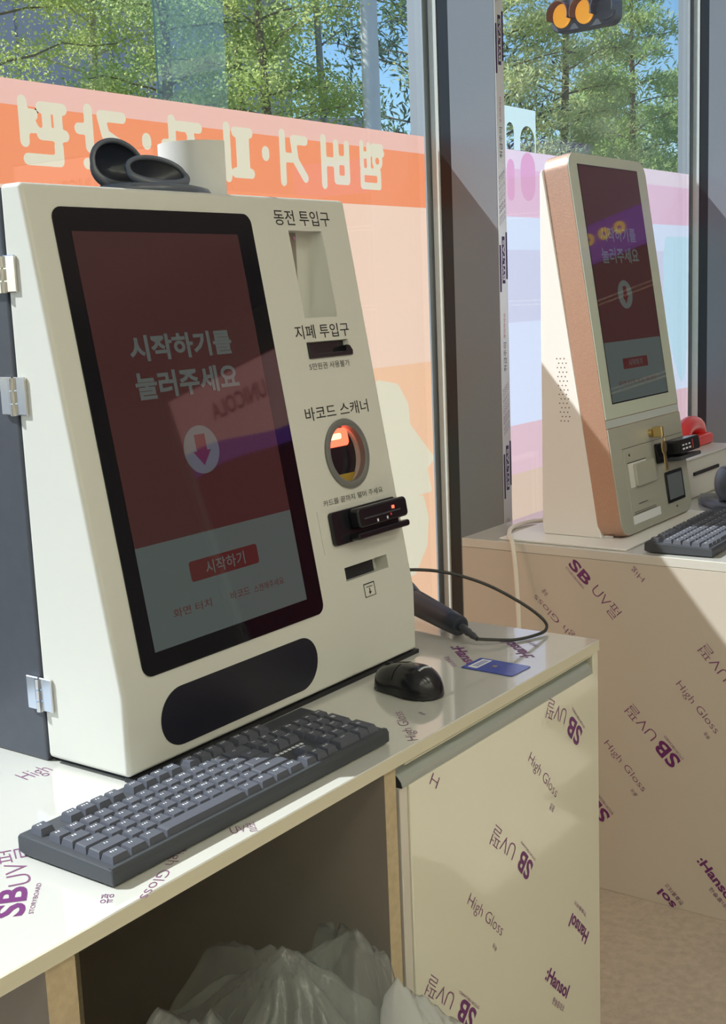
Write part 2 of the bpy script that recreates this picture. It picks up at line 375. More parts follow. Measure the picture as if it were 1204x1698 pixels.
for i, x in enumerate(MULX):
    t = empty('trim_%d' % (i+1), (x+0.02, 0.78, FZ), tlab[i], None, None, 'structure')
    box('mullion_box', x, x+0.04, 0.69, 0.815, FZ, CZ, M_mull, t, 0.0015)
    box('gasket', x+0.002, x+0.038, 0.815, 0.845, FZ, CZ, M_gasket, t)
    box('gasket_groove', x+0.006, x+0.034, 0.845, 0.848, FZ, CZ, M_gasket, t)
    box('glazing_bead', x+0.001, x+0.039, 0.848, YW, FZ, CZ, M_bead, t)  # pale strip between the gasket and the pane
    box('outer_cap', x-0.012, x+0.05, YW+0.008, YW+0.05, FZ, CZ, M_polegrey, t)
    fs_ = box('protective_film_strip', x+0.001, x+0.039, 0.6885, 0.69, FZ, CZ, M_filmstrip, t)
    if i in (2, 3):
        # printed legend running up the strip: word blocks, small lines, brand word
        z = -0.45
        def up_text(s, z0, z1, xa, xb, m, bold=0.0):
            text('film_print', s, m, fs_, (xb, 0.6882, z0), (xb, 0.6882, z1), (-1, 0, 0), xb-xa, None, bold)
        while z < 1.6:
            box('film_block', x+0.014, x+0.027, 0.6880, 0.6885, z, z+0.11, M_filmink, fs_)
            text('film_print', 'BYLTAS', M_filmstrip, fs_, (x+0.025, 0.6877, z+0.008), (x+0.025, 0.6877, z+0.102), (-1, 0, 0), 0.009, None, 0.02)
            box('film_block', x+0.002, x+0.009, 0.6880, 0.6885, z-0.02, z+0.09, M_filmink, fs_)
            box('film_block', x+0.032, x+0.039, 0.6880, 0.6885, z+0.01, z+0.12, M_filmink, fs_)
            for q, xa in enumerate((0.006, 0.013, 0.020, 0.028)):
                up_text('보호 필름 제거 후 사용', z+0.135+0.005*q, z+0.25+0.005*q, x+xa, x+xa+0.0045, M_purple_thin)
            up_text('취급주의', z+0.29, z+0.36, x+0.012, x+0.026, M_ink)
            up_text('주의하세요', z+0.37, z+0.43, x+0.014, x+0.024, M_filmred if i == 2 else M_ink)
            z += 0.50

# ------------------------------------------------------------------ printed films on the window: signed-distance outlines, cut into complementary pieces
def seg_d(px, pz, a, b):
    ax, az = a; bx, bz = b; dx, dz = bx-ax, bz-az; L = dx*dx+dz*dz
    t = 0 if L == 0 else max(0, min(1, ((px-ax)*dx+(pz-az)*dz)/L))
    return math.hypot(px-ax-dx*t, pz-az-dz*t)
def march(x0, x1, z0, z1, h, sdf):
    """returns (verts, inside faces, outside faces) of a sheet in the x-z plane cut along sdf=0"""
    nx = int(round((x1-x0)/h)); nz = int(round((z1-z0)/h)); hx = (x1-x0)/nx; hz = (z1-z0)/nz
    D = [[sdf(x0+i*hx, z0+j*hz) for i in range(nx+1)] for j in range(nz+1)]
    V = []; idx = {}
    def vert(key, x, z):
        if key not in idx: idx[key] = len(V); V.append((x, z))
        return idx[key]
    ins, outs = [], []
    for j in range(nz):
        i = 0
        while i < nx:
            c = [(i, j), (i+1, j), (i+1, j+1), (i, j+1)]; d = [D[q][p] for p, q in c]
            if all(v > 0 for v in d) or all(v <= 0 for v in d):
                neg = d[0] <= 0; i2 = i+1
                while i2 < nx and ((D[j][i2+1] <= 0) == neg and (D[j+1][i2+1] <= 0) == neg): i2 += 1
                top = [vert((p, j+1), x0+p*hx, z0+(j+1)*hz) for p in ((i2, i))]
                bot = [vert((p, j), x0+p*hx, z0+j*hz) for p in ((i, i2))]
                (ins if neg else outs).append(tuple(bot+top)); i = i2; continue
            pin, pout = [], []
            for k in range(4):
                (p, q), (p2, q2) = c[k], c[(k+1) % 4]; da, db = d[k], d[(k+1) % 4]
                v = vert((p, q), x0+p*hx, z0+q*hz)
                (pin if da <= 0 else pout).append(v)
                if (da <= 0) != (db <= 0):
                    t = da/(da-db); key = ('e', min((p, q), (p2, q2)), max((p, q), (p2, q2)))
                    e = vert(key, x0+(p+(p2-p)*t)*hx, z0+(q+(q2-q)*t)*hz); pin.append(e); pout.append(e)
            if len(pin) > 2: ins.append(tuple(pin))
            if len(pout) > 2: outs.append(tuple(pout))
            i += 1
    return V, ins, outs
def sheet(name, V, faces, y, m, parent):
    used = sorted({v for f in faces for v in f}); mp = {v: i for i, v in enumerate(used)}
    return obj(name, [(V[v][0], y, V[v][1]) for v in used], [tuple(mp[v] for v in f) for f in faces], m, parent)

# the mirrored word as seen from inside; strokes in (right-to-left) glyph boxes: u 0..1 from the glyph's own left, v 0..1
GLY = {
 '햄': [[(.05, .93), (.42, .93)], [(.0, .80), (.48, .80)], 'o.24,.62,.13', [(.62, .95), (.62, .50)], [(.92, .98), (.92, .48)], [(.62, .73), (.92, .73)], [(.18, .36), (.92, .36), (.92, .04), (.18, .04), (.18, .36)]],
 '버': [[(.06, .90), (.06, .12)], [(.46, .90), (.46, .12)], [(.06, .55), (.46, .55)], [(.06, .12), (.46, .12)], [(.46, .50), (.88, .50)], [(.92, .98), (.92, .0)]],
 '거': [[(.04, .88), (.50, .88)], [(.50, .88), (.42, .45), (.06, .10)], [(.58, .50), (.92, .50)], [(.92, .98), (.92, .0)]],
 '피': [[(.0, .90), (.62, .90)], [(.17, .80), (.17, .12)], [(.45, .80), (.45, .12)], [(-.02, .10), (.66, .10)], [(.95, .98), (.95, .0)]],
 '자': [[(.0, .88), (.58, .88)], [(.29, .86), (.06, .12)], [(.27, .60), (.58, .12)], [(.78, .98), (.78, .0)], [(.78, .52), (1.0, .52)]],
 '간': [[(.02, .90), (.50, .90)], [(.50, .90), (.42, .58), (.05, .40)], [(.78, .98), (.78, .34)], [(.78, .64), (1.0, .64)], [(.16, .32), (.16, .05), (.86, .05)]],
 '편': [[(.0, .92), (.50, .92)], [(.12, .82), (.12, .52)], [(.38, .82), (.38, .52)], [(-.02, .48), (.52, .48)], [(.90, .99), (.90, .34)], [(.68, .78), (.9, .78)], [(.68, .58), (.9, .58)], [(.14, .30), (.14, .05), (.86, .05)]],
}
# each glyph: x of its left and right side as seen from inside (the word is mirrored)
WORD = [('편', .470, .580), ('간', .598, .719), ('자', .806, .915), ('피', .975, 1.063), ('거', 1.143, 1.245), ('버', 1.282, 1.396), ('햄', 1.424, 1.529)]
TZ0, TZ1 = 0.770, 0.880
strokes = []   # (glyph index, kind, data, radius)
for gi, (g, xa, xb) in enumerate(WORD):
    rad = 0.0078 if g == '햄' else 0.0098
    def tr(p): return (xb-0.008-(xb-xa-0.016)*p[0], TZ0+0.006+(TZ1-TZ0-0.012)*p[1])
    for s in GLY[g]:
        if isinstance(s, str):
            cx, cy, r = [float(q) for q in s[1:].split(',')]; strokes.append((gi, 'o', (tr((cx, cy)), r*(TZ1-TZ0)), rad*0.8))
        else:
            for a, b in zip(s, s[1:]): strokes.append((gi, 's', (tr(a), tr(b)), rad))
for q, xc in ((7, .767), (8, 1.103)): strokes.append((q, 's', ((xc, .825), (xc, .832)), 0.0115))
def sd_word(x, z):
    if z < TZ0-0.02 or z > TZ1+0.02: return 0.05
    d = 0.05
    for gi, k, dat, r in strokes:
        if k == 's':
            (a, b) = dat
            if abs(x-(a[0]+b[0])/2) > 0.10: continue
            d = min(d, seg_d(x, z, a, b)-r)
        else:
            (c, rr) = dat
            d = min(d, abs(math.hypot(x-c[0], z-c[1])-rr)-r)
    return d
def sd_poly(x, z, P):
    d = 1e9; inside = False
    for (ax, az), (bx, bz) in zip(P, P[1:]+P[:1]):
        d = min(d, seg_d(x, z, (ax, az), (bx, bz)))
        if (az > z) != (bz > z) and x < (bx-ax)*(z-az)/(bz-az)+ax: inside = not inside
    return -d if inside else d
BLOB = [[(1.36, .20), (1.40, .30), (1.47, .335), (1.55, .32), (1.59, .27), (1.595, .22), (1.655, .165), (1.70, .125), (1.665, .105), (1.683, .045), (1.58, .05), (1.45, .06), (1.36, .10)],
        [(1.40, .035), (1.50, .04), (1.645, .035), (1.665, -.02), (1.655, -.09), (1.60, -.15), (1.53, -.155), (1.45, -.10)],
        [(1.47, -.235), (1.56, -.215), (1.615, -.25), (1.63, -.31), (1.47, -.33)]]
def sd_low(x, z): return min(sd_poly(x, z, P) for P in BLOB)-0.004
YP = YW+0.0095
M_film1 = film_mat('orange_film', [(-1, (0.714, 0.410, 0.251)), (0.36, (0.707, 0.471, 0.350)), (0.737, (0.722, 0.228, 0.106)), (0.858, (0.684, 0.380, 0.304))])
M_filmcream = film_mat('cream_film', color=(0.608, 0.517, 0.372))
PX0, PX1 = -0.02, 1.7
po = empty('window_poster', (0.9, YP, 0.1), 'orange shop film with mirrored cream Korean letters behind the near kiosk', 'poster')
Vw, iw, ow = march(PX0, PX1, 0.74, 0.906, 0.0042, sd_word)
sheet('film_sheet', Vw, ow, YP, M_film1, po)
def which(f):
    cx = sum(Vw[v][0] for v in f)/len(f)
    best = min(range(len(WORD)+2), key=lambda g: abs(cx-((WORD[g][1]+WORD[g][2])/2 if g < len(WORD) else (.767, 1.103)[g-len(WORD)])) - ((WORD[g][2]-WORD[g][1])/2 if g < len(WORD) else 0.012))
    return best
cells = {}
for f in iw: cells.setdefault(which(f), []).append(f)
for g, fs in cells.items(): sheet('letter' if g < len(WORD) else 'dot', Vw, fs, YP, M_filmcream, po)
Vl, il, ol = march(1.2, PX1, -0.36, 0.40, 0.008, sd_low)
sheet('film_sheet', Vl, ol, YP, M_film1, po)
sheet('cream_figure', Vl, il, YP, M_filmcream, po)
obj('film_sheet', [(PX0, YP, FZ), (1.2, YP, FZ), (1.2, YP, .74), (PX0, YP, .74)], [(0, 1, 2, 3)], M_film1, po)
obj('film_sheet', [(1.2, YP, FZ), (PX1, YP, FZ), (PX1, YP, -.36), (1.2, YP, -.36)], [(0, 1, 2, 3)], M_film1, po)
obj('film_sheet', [(1.2, YP, .40), (PX1, YP, .40), (PX1, YP, .74), (1.2, YP, .74)], [(0, 1, 2, 3)], M_film1, po)

M_film2 = film_mat('pink_white_film', [(-1, (0.608, 0.426, 0.319)), (0.02, (0.654, 0.418, 0.441)), (0.16, (0.608, 0.608, 0.699)), (0.445, (0.547, 0.517, 0.608)), (0.632, (0.593, 0.608, 0.699)), (0.722, (0.654, 0.418, 0.502)), (0.847, (0.669, 0.532, 0.570))])
M_filmpink = film_mat('deep_pink_film', color=(0.623, 0.319, 0.441))
M_filmteal = film_mat('teal_film', color=(0.471, 0.600, 0.654))
M_filmclear = film_mat('pale_teal_film', color=(0.517, 0.638, 0.638))
po2 = empty('window_poster', (2.7, YP, 0.1), 'pink and white shop film behind the far kiosk', 'poster')
X2 = 3.40
S2 = [((2.13, .80), (2.13, .857)), ((2.245, .80), (2.245, .857)), ((2.215, .80), (2.215, .857)), ((2.23, .79), (2.23, .857))]
def sd2(x, z): return min(seg_d(x, z, (2.125, .79), (2.125, .86))-0.020, seg_d(x, z, (2.222, .815), (2.222, .86))-0.042)
V2, i2, o2 = march(1.76, X2, 0.70, 0.904, 0.008, sd2)
sheet('film_sheet', V2, o2, YP, M_film2, po2); sheet('pink_letter', V2, i2, YP, M_filmpink, po2)
TEAR = [(3.17, .62), (3.175, .50), (3.21, .38), (3.26, .28), (3.31, .21), (3.345, .18), (3.37, .21), (3.39, .30), (3.40, .45), (3.40, .69), (3.19, .69)]
V3, i3, o3 = march(2.9, X2, 0.02, 0.70, 0.015, lambda x, z: sd_poly(x, z, TEAR))
sheet('film_sheet', V3, o3, YP, M_film2, po2); sheet('teal_drop', V3, i3, YP, M_filmteal, po2)
obj('film_sheet', [(1.76, YP, .02), (2.9, YP, .02), (2.9, YP, .70), (1.76, YP, .70)], [(0, 1, 2, 3)], M_film2, po2)
obj('film_sheet', [(1.76, YP, FZ), (X2, YP, FZ), (X2, YP, .02), (1.76, YP, .02)], [(0, 1, 2, 3)], M_film2, po2)
def sd4(x, z): return min(seg_d(x, z, (2.125, .90), (2.125, .955))-0.020, seg_d(x, z, (2.222, .90), (2.222, .93))-0.042)
V4, i4, o4 = march(1.76, 2.27, 0.9045, 1.016, 0.008, sd4)
sheet('clear_sheet', V4, o4, YP, M_filmclear, po2)

# ------------------------------------------------------------------ near desk
DX0, DX1, DD = -0.62, 0.790, 0.60
UNI = Frame((0, 0, 0), (1, 0, 0), (0, 1, 0), (0, 0, 1))
dA = empty('desk', (0.1, 0.3, FZ), 'white glossy desk with printed protective film and cabinet door, in the foreground', 'desk')
topA = obj('desk_top', boxv(DX0, DX1, 0.0, DD, -0.018, 0.0), BOXF, M_desk, dA, mats=[M_desk, M_edge], fmi=[0, 0, 1, 1, 0, 1])
bevel(topA, 0.0012, 1)
box('side_panel', 0.772, 0.790, 0.003, DD, FZ, -0.0185, M_door, dA, 0.0008, 1)
def board(name, x0, x1, y0, y1, z0, z1): return obj(name, boxv(x0, x1, y0, y1, z0, z1), BOXF, M_inner, dA, mats=[M_inner, M_mdf], fmi=[0, 0, 1, 0, 0, 0])
board('partition_panel', 0.211, 0.2345, 0.004, DD-0.02, FZ+0.02, -0.0185)
board('leg_panel', -0.297, -0.264, 0.004, DD-0.02, FZ, -0.0185)
board('back_panel', DX0+0.01, 0.772, DD-0.02, DD-0.002, FZ, -0.0185)
board('bottom_shelf', -0.264, 0.772, 0.02, DD-0.02, FZ+0.005, FZ+0.02)
board('partition_shelf', 0.2345, 0.772, 0.05, DD-0.02, -0.36, -0.345)

dpan = box('door_panel', 0.257, 0.768, 0.0, 0.018, -0.712, -0.0472, M_door, dA, 0.001, 1)

# finger-pull profile: concave grey channel along the door's top edge with a thin lip above
cp = [(0.0, -0.0470), (0.0016, -0.0420), (0.0050, -0.0368), (0.0100, -0.0322), (0.0150, -0.0290), (0.0165, -0.0210), (0.020, -0.0210), (0.020, -0.0470)]
FX = Frame((0.243, 0, 0), (0, 1, 0), (0, 0, 1), (1, 0, 0))
hp = prism('handle_profile', cp, FX, 0.0, 0.523, M_grip, dA, smooth=True)
box('handle_lip', 0.252, 0.768, 0.0015, 0.0050, -0.0214, -0.0188, M_edge, dA, 0.0008, 1)
prism('handle_end_cap', [(0.0003, -0.0472), (0.0022, -0.0405), (0.0070, -0.0345), (0.016, -0.0285), (0.0205, -0.0285), (0.0205, -0.0472)], FX, -0.0015, 0.0, M_ink, dA)
box('door_edge', 0.240, 0.2565, 0.0025, 0.018, -0.712, -0.0475, M_endB, dA, 0.001, 1)
prints = [
('door','SB',0.7295,-0.1273,0.6913,-0.0901,0.0295), ('door','STORYBOARD',0.7364,-0.1242,0.6953,-0.0803,0.0042), ('door','UV펄',0.6790,-0.0779,0.6220,-0.0453,0.0290),
('door','High Gloss',0.5511,-0.1209,0.6329,-0.2064,0.0194), ('door','유광',0.6154,-0.2127,0.6276,-0.2232,0.0106), ('door','H',0.3008,-0.0615,0.3161,-0.0739,0.0146),
('door','SB',0.5664,-0.2775,0.5356,-0.2417,0.0285), ('door','STORYBOARD',0.5726,-0.2724,0.5312,-0.2281,0.0035), ('door','UV펄',0.5192,-0.2295,0.4610,-0.1763,0.0280),
('door','High Gloss',0.3780,-0.2611,0.4652,-0.3481,0.0202), ('door','유광',0.4433,-0.3476,0.4522,-0.3609,0.0064),
('door','SB',0.4010,-0.4225,0.3660,-0.3826,0.0285), ('door','STORYBOARD',0.4067,-0.4183,0.3580,-0.3694,0.0038), ('door','UV펄',0.3484,-0.3691,0.2908,-0.3130,0.0260),
('door',':Hansol',0.5934,-0.4721,0.6619,-0.5396,0.0209), ('door','한솔홈데코',0.6147,-0.5220,0.6503,-0.5557,0.0108), ('door','Hansol',0.7448,-0.4663,0.6876,-0.4076,0.0214), ('door','한솔홈데코',0.7349,-0.4303,0.6965,-0.3911,0.0063),
('B','SB',0.3446,-0.0321,0.3037,-0.0737,0.0230), ('B','STORYBOARD',0.3502,-0.0387,0.3101,-0.0804,0.0046), ('B','UV펄',0.2941,-0.0826,0.2436,-0.1382,0.0284),
('B','High Gloss',0.3049,-0.1980,0.4169,-0.1001,0.0175), ('B','유광',0.3890,-0.0990,0.3989,-0.0879,0.0112), ('B','Hig',0.1712,-0.0404,0.1975,-0.0200,0.0150),
('B','UV펄',-0.0050,-0.2200,0.0461,-0.1603,0.0262), ('B','High Gloss',0.1129,-0.2574,0.0312,-0.3468,0.0202), ('B','유광',0.0522,-0.3467,0.0426,-0.3586,0.0084),
('B','SB',0.0957,-0.4120,0.1363,-0.3731,0.0316), ('B','STORYBOARD',0.0906,-0.4070,0.1303,-0.3648,0.0055), ('B','UV펄',0.1443,-0.3674,0.2010,-0.3092,0.0282),
('B','High Gloss',0.2692,-0.4106,0.1830,-0.4998,0.0195), ('B','유광',0.2078,-0.4982,0.1968,-0.5113,0.0090), ('B','SB',0.2503,-0.5656,0.2887,-0.5239,0.0309), ('B','STORYBOARD',0.2442,-0.5580,0.2832,-0.5158,0.0062),
('B',':Hansol',0.0641,-0.6202,-0.0050,-0.6950,0.0206), ('B','한솔홈데코',0.0385,-0.6751,-0.0030,-0.7150,0.0100), ('B','sol',0.1051,-0.7272,0.1367,-0.6985,0.0189), ('B','한솔홈데코',0.0893,-0.7195,0.1248,-0.6839,0.0104),
('top','SB',-0.2650,0.0672,-0.2243,0.1106,0.0280), ('top','STORYBOARD',-0.2586,0.0629,-0.2143,0.1043,0.0044), ('top','UV펄',-0.2169,0.1121,-0.1705,0.1829,0.0284),
('top','High Gloss',-0.0851,0.0519,-0.1885,0.0051,0.0151), ('top','유광',-0.2068,0.0157,-0.1924,0.0277,0.0121), ('top','High',-0.0506,0.3173,-0.0143,0.3140,0.0346), ('top','UV펄',-0.0390,0.0187,-0.0180,0.0020,0.0226),
('top',':Hansol',0.6463,0.1825,0.5660,0.0990,0.0199), ('top','한솔홈데코',0.5961,0.1621,0.5588,0.1240,0.0086), ('top',':Hansol',0.6604,0.0420,0.7215,0.1149,0.0210), ('top','한솔홈데코',0.7102,0.0619,0.7336,0.0919,0.0077),
('top','High Gloss',0.2876,0.0000,0.3650,0.0762,0.0181), ('top','유광',0.3675,0.0445,0.3728,0.0567,0.0052)]
# ------------------------------------------------------------------ far desk
BX = 1.3698
dB = empty('desk', (2.1, 0.3, FZ), 'white glossy desk with printed protective film, carrying the far kiosk', 'desk')
tB = box('desk_top', BX, 2.75, 0.0, 0.60, -0.015, 0.004, M_desk, dB, 0.001, 1)
eB = box('side_panel', BX+0.0005, BX+0.0185, 0.0, 0.60, FZ, -0.0155, M_endB, dB, 0.0008, 1)
box('side_panel', 2.73, 2.75, 0.0, 0.60, FZ, -0.0155, M_endB, dB, 0.0008, 1)
box('front_panel', BX+0.02, 2.73, 0.001, 0.019, FZ, -0.018, M_door, dB, 0.0008, 1)
box('back_panel', BX+0.02, 2.73, 0.58, 0.598, FZ, -0.0155, M_inner, dB)
for pl, s, a0, a1, b0, b1, h in prints:
    thin = s in ('UV펄', 'High Gloss', 'Hig', 'High', 'H', 'STORYBOARD')
    bold = {'SB': 0.028, ':Hansol': 0.03, 'Hansol': 0.03, 'sol': 0.03}.get(s, -0.012 if thin and s != 'STORYBOARD' else 0.0)
    mm = M_purple_thin if thin else M_purple
    if pl == 'door': text('film_print', s, mm, dpan, (a0, -0.0004, a1), (b0, -0.0004, b1), (-(b1-a1), 0, b0-a0), h, None, bold)
    elif pl == 'B': text('film_print', s, mm, eB, (BX+0.0001, a0, a1), (BX+0.0001, b0, b1), (0, b1-a1, -(b0-a0)), h, None, bold)
    else: text('film_print', s, mm, topA, (a0, a1, 0.0003), (b0, b1, 0.0003), (-(b1-a1), b0-a0, 0), h, None, bold)

# ------------------------------------------------------------------ near kiosk
KY, HF, KT, HT, KW = 0.2087, 0.1015, 0.3117, 0.6752, 0.5949
ang = math.atan2(KT-KY, HT-HF); sa, ca = math.sin(ang), math.cos(ang); KL = math.hypot(KT-KY, HT-HF)
T = Frame((0, KY, HF), (1, 0, 0), (0, sa, ca), (0, -ca, sa))       # tilted front face: u right, v up the slope, w outward
Lw = Frame((0, KY, 0), (1, 0, 0), (0, 0, 1), (0, -1, 0))           # lower vertical face
SIDE = Frame((0, 0, 0), (0, 1, 0), (0, 0, 1), (1, 0, 0))           # y, z profile extruded along x
kA = empty('payment_kiosk', (0.3, 0.37, 0.0), 'near cream payment kiosk with coin slot, black screen and mirrored film behind', 'kiosk')
kA['label'] = 'large cream payment kiosk with coin and banknote slots on the near desk'
shell = prism('front_shell', [(KY, 0.007), (KY, HF), (KT, HT), (0.3465, HT), (0.3465, 0.007)], SIDE, 0.0, KW, M_shell, kA, bv=0.006, seg=4)
cuts = [obj('cut', boxv(0.452, 0.5275, 0.20, 0.331, HF+0.4137*ca, HF+0.5365*ca), BOXF, M_shell),
        fbox('cut', T, 0.446, 0.543, 0.3575, 0.3805, -0.028, 0.02, M_shell),
        fbox('cut', T, 0.436, 0.539, 0.0432, 0.0624, -0.022, 0.02, M_shell),
        prism('cut', ell(0.490, 0.2185, 0.0455, 0.0455, 40), T, -0.03, 0.02, M_shell)]
for c in cuts: fixn(c)
boolean(shell, cuts)
rear = box('rear_body', 0.002, KW-0.002, 0.350, 0.545, 0.0, HT-0.003, M_rear, kA, 0.004, 2)
box('plinth', 0.012, KW-0.006, KY+0.010, 0.349, 0.0, 0.0072, M_matteblack, kA)
box('base_strip', 0.004, KW+0.004, KY-0.001, KY+0.012, 0.0, 0.0058, M_matteblack, kA)
# screen: black glass plate with display, texts
bez = prism('screen_glass', rrect(0.0357, 0.3745, 0.0137, 0.5567, 0.014), T, 0.0, 0.0016, M_bezel, kA)
w1 = 0.00175
def flat(name, pts, F, w, m, parent): return fixn_up(obj(name, [F(u, v, w) for u, v in pts], [tuple(range(len(pts)))], m, parent), F)
def fixn_up(o, F):
    me = o.data
    if me.polygons[0].normal.dot(F.ez) < 0: me.flip_normals()
    return o
disp = flat('display', [(0.059, 0.161), (0.3425, 0.161), (0.3425, 0.529), (0.059, 0.529)], T, w1, M_dispT, bez)
flat('display', [(0.059, 0.0388), (0.3425, 0.0388), (0.3425, 0.161), (0.059, 0.161)], T, w1, M_dispB, bez)
def ttext(s, u0, u1, v0, h, m, parent, F=T, w=0.0022, bold=0.0, name='screen_text'):
    return text(name, s, m, parent, F(u0, v0, w), F(u1, v0, w), F.ey, h, None, bold)
ttext('시작하기를', 0.111, 0.290, 0.3745, 0.0315, M_dispTxt, bez, bold=0.032)
ttext('눌러주세요', 0.110, 0.2905, 0.3290, 0.0330, M_dispTxt, bez, bold=0.032)
flat('arrow_disc', ell(0.1990, 0.2605, 0.0312, 0.0300), T, w1+0.0002, M_dispTxt, bez)
flat('arrow', [(0.190, 0.2795), (0.2085, 0.2795), (0.2085, 0.2590), (0.2150, 0.2590), (0.1990, 0.2405), (0.1835, 0.2590), (0.190, 0.2590)], T, w1+0.0004, M_dispRed, bez)
flat('start_button', rrect(0.139, 0.264, 0.105, 0.130, 0.004), T, w1+0.0002, M_dispBtn, bez)
ttext('시작하기', 0.166, 0.238, 0.1090, 0.0165, M_dispTxt, bez, bold=0.008)
ttext('화면 터치', 0.099, 0.165, 0.0700, 0.0105, M_dispRed, bez)
ttext('또는', 0.171, 0.194, 0.0695, 0.0105, M_dispTxt, bez)
ttext('바코드', 0.200, 0.236, 0.0695, 0.0105, M_dispRed, bez)
ttext('스캔해주세요', 0.244, 0.303, 0.0690, 0.0095, M_dispRed, bez)
# printed captions on the shell
def cap(s, u0, u1, v0, h, bold=0.006): return ttext(s, u0, u1, v0, h, M_ink, shell, w=0.0003, bold=bold, name='printed_caption')
cap('동전 투입구', 0.4255, 0.551, 0.5435, 0.0215); cap('지폐 투입구', 0.4245, 0.549, 0.3850, 0.0195)
cap('5만원권 사용불가', 0.442, 0.536, 0.3415, 0.0095, 0.004); cap('바코드 스캐너', 0.4135, 0.561, 0.2720, 0.0190); cap('카드를 끝까지 밀어 주세요', 0.4165, 0.559, 0.1525, 0.0085, 0.004)
# coin chute
cc = box('coin_plate', 0.4525, 0.4995, 0.3285, 0.3308, 0.513, 0.628, M_steel, kA, 0.0008, 1)
obj('coin_flap', [(0.4525, 0.3283, 0.625), (0.4675, 0.3283, 0.625), (0.4525, 0.3283, 0.588)], [(0, 1, 2)], M_matteblack, cc)  # flat black triangle in the plate's upper left corner
for u, z in ((0.4925, 0.621), (0.4925, 0.519), (0.470, 0.519)):
    tube('screw', [(u, 0.3288, z), (u, 0.3262, z)], 0.0028, M_chrome, cc, 10)
# banknote slot: black mouth with rounded chin
bn = fbox('banknote_mouth', T, 0.4462, 0.5428, 0.3577, 0.3803, -0.026, -0.010, M_black, kA)
prism('mouth_lip', [(0.4455, 0.3572), (0.5445, 0.3572), (0.5460, 0.3640), (0.5405, 0.3715), (0.5330, 0.3725), (0.5300, 0.3635), (0.4620, 0.3635), (0.4555, 0.3700), (0.4455, 0.3805)], T, -0.010, 0.0035, M_black, bn, bv=0.0008, seg=1)
# scanner window
ring('scanner_ring', T, 0.490, 0.2185, 0.0400, 0.0500, -0.006, 0.0050, M_ring, kA)
sg = prism('scanner_glass', ell(0.490, 0.2185, 0.0445, 0.0445, 40), T, -0.022, -0.018, M_scrglass, kA)
prism('red_light', rrect(0.458, 0.522, 0.230, 0.2560, 0.007), T, -0.018, -0.0165, M_redled, sg)
prism('light_core', rrect(0.472, 0.506, 0.2405, 0.2490, 0.004), T, -0.0165, -0.0160, M_hotled, sg)
fbox('yellow_strip', T, 0.470, 0.525, 0.176, 0.190, -0.018, -0.0165, M_yellow, sg)
# card reader
cr = fbox('card_reader_plate', T, 0.3985, 0.5815, 0.0882, 0.1490, 0.0, 0.0008, M_shell, kA)
cb = prism('card_reader', rrect(0.4190, 0.5760, 0.0955, 0.1428, 0.006), T, 0.0008, 0.0075, M_black, kA, bv=0.0012, seg=2)
prism('reader_jaw', rrect(0.458, 0.580, 0.1120, 0.1410, 0.007), T, 0.0075, 0.0245, M_black, cb, bv=0.0030, seg=3)
prism('reader_jaw', rrect(0.452, 0.580, 0.0968, 0.1065, 0.004), T, 0.0075, 0.0240, M_black, cb, bv=0.0025, seg=2)
fbox('reader_groove', T, 0.470, 0.560, 0.1235, 0.1255, 0.0245, 0.0252, M_kcase, cb)
fbox('indicator', T, 0.540, 0.5455, 0.1280, 0.1325, 0.0245, 0.0254, M_redled, cb)
for u in (0.500, 0.524): fbox('reader_mark', T, u, u+0.003, 0.1155, 0.1195, 0.0245, 0.0250, M_legend, cb)
fbox('indicator', T, 0.5335, 0.5365, 0.1195, 0.1225, 0.0245, 0.0254, M_red, cb)
# receipt slot and icon
fbox('receipt_mouth', T, 0.4365, 0.519, 0.0437, 0.0600, -0.0215, -0.012, M_matteblack, kA)

ic = fbox('receipt_icon', T, 0.4715, 0.4975, 0.0300, 0.0316, 0.0001, 0.0004, M_ink, shell)
for a, b, c, d in ((0.4715, 0.4728, 0.0125, 0.0300), (0.4962, 0.4975, 0.0125, 0.0300), (0.4770, 0.4920, 0.0255, 0.0265), (0.4715, 0.4975, 0.0118, 0.0128), (0.4836, 0.4854, 0.0180, 0.0240)):
    fbox('icon_stroke', T, a, b, c, d, 0.0001, 0.0004, M_ink, ic)
flat('icon_arrow', [(0.4805, 0.0190), (0.4885, 0.0190), (0.4845, 0.0150)], T, 0.0004, M_ink, ic)
# black oval panel below the fold
prism('lower_panel', rrect(0.0555, 0.3525, 0.0205, 0.0925, 0.0355, 10), Lw, 0.0, 0.0010, M_lowpan, kA, bv=0.0004, seg=1)
# hinges on the left side
for z0, z1 in ((0.5565, 0.5975), (0.4185, 0.4620), (0.0660, 0.1070)):
    hg = box('hinge', -0.0035, 0.0, 0.3270, 0.3480, z0, z1, M_chrome, kA, 0.001, 1)
    box('hinge_leaf', -0.0035, 0.002, 0.3500, 0.3715, z0, z1, M_chrome, hg, 0.001, 1)
    n = 3
    for k in range(n):
        a = z0-0.0005+(z1-z0+0.001)*k/n
        tube('hinge_knuckle', [(-0.0040, 0.3490, a), (-0.0040, 0.3490, a+(z1-z0)/n-0.0012)], 0.0042, M_chrome, hg, 12)

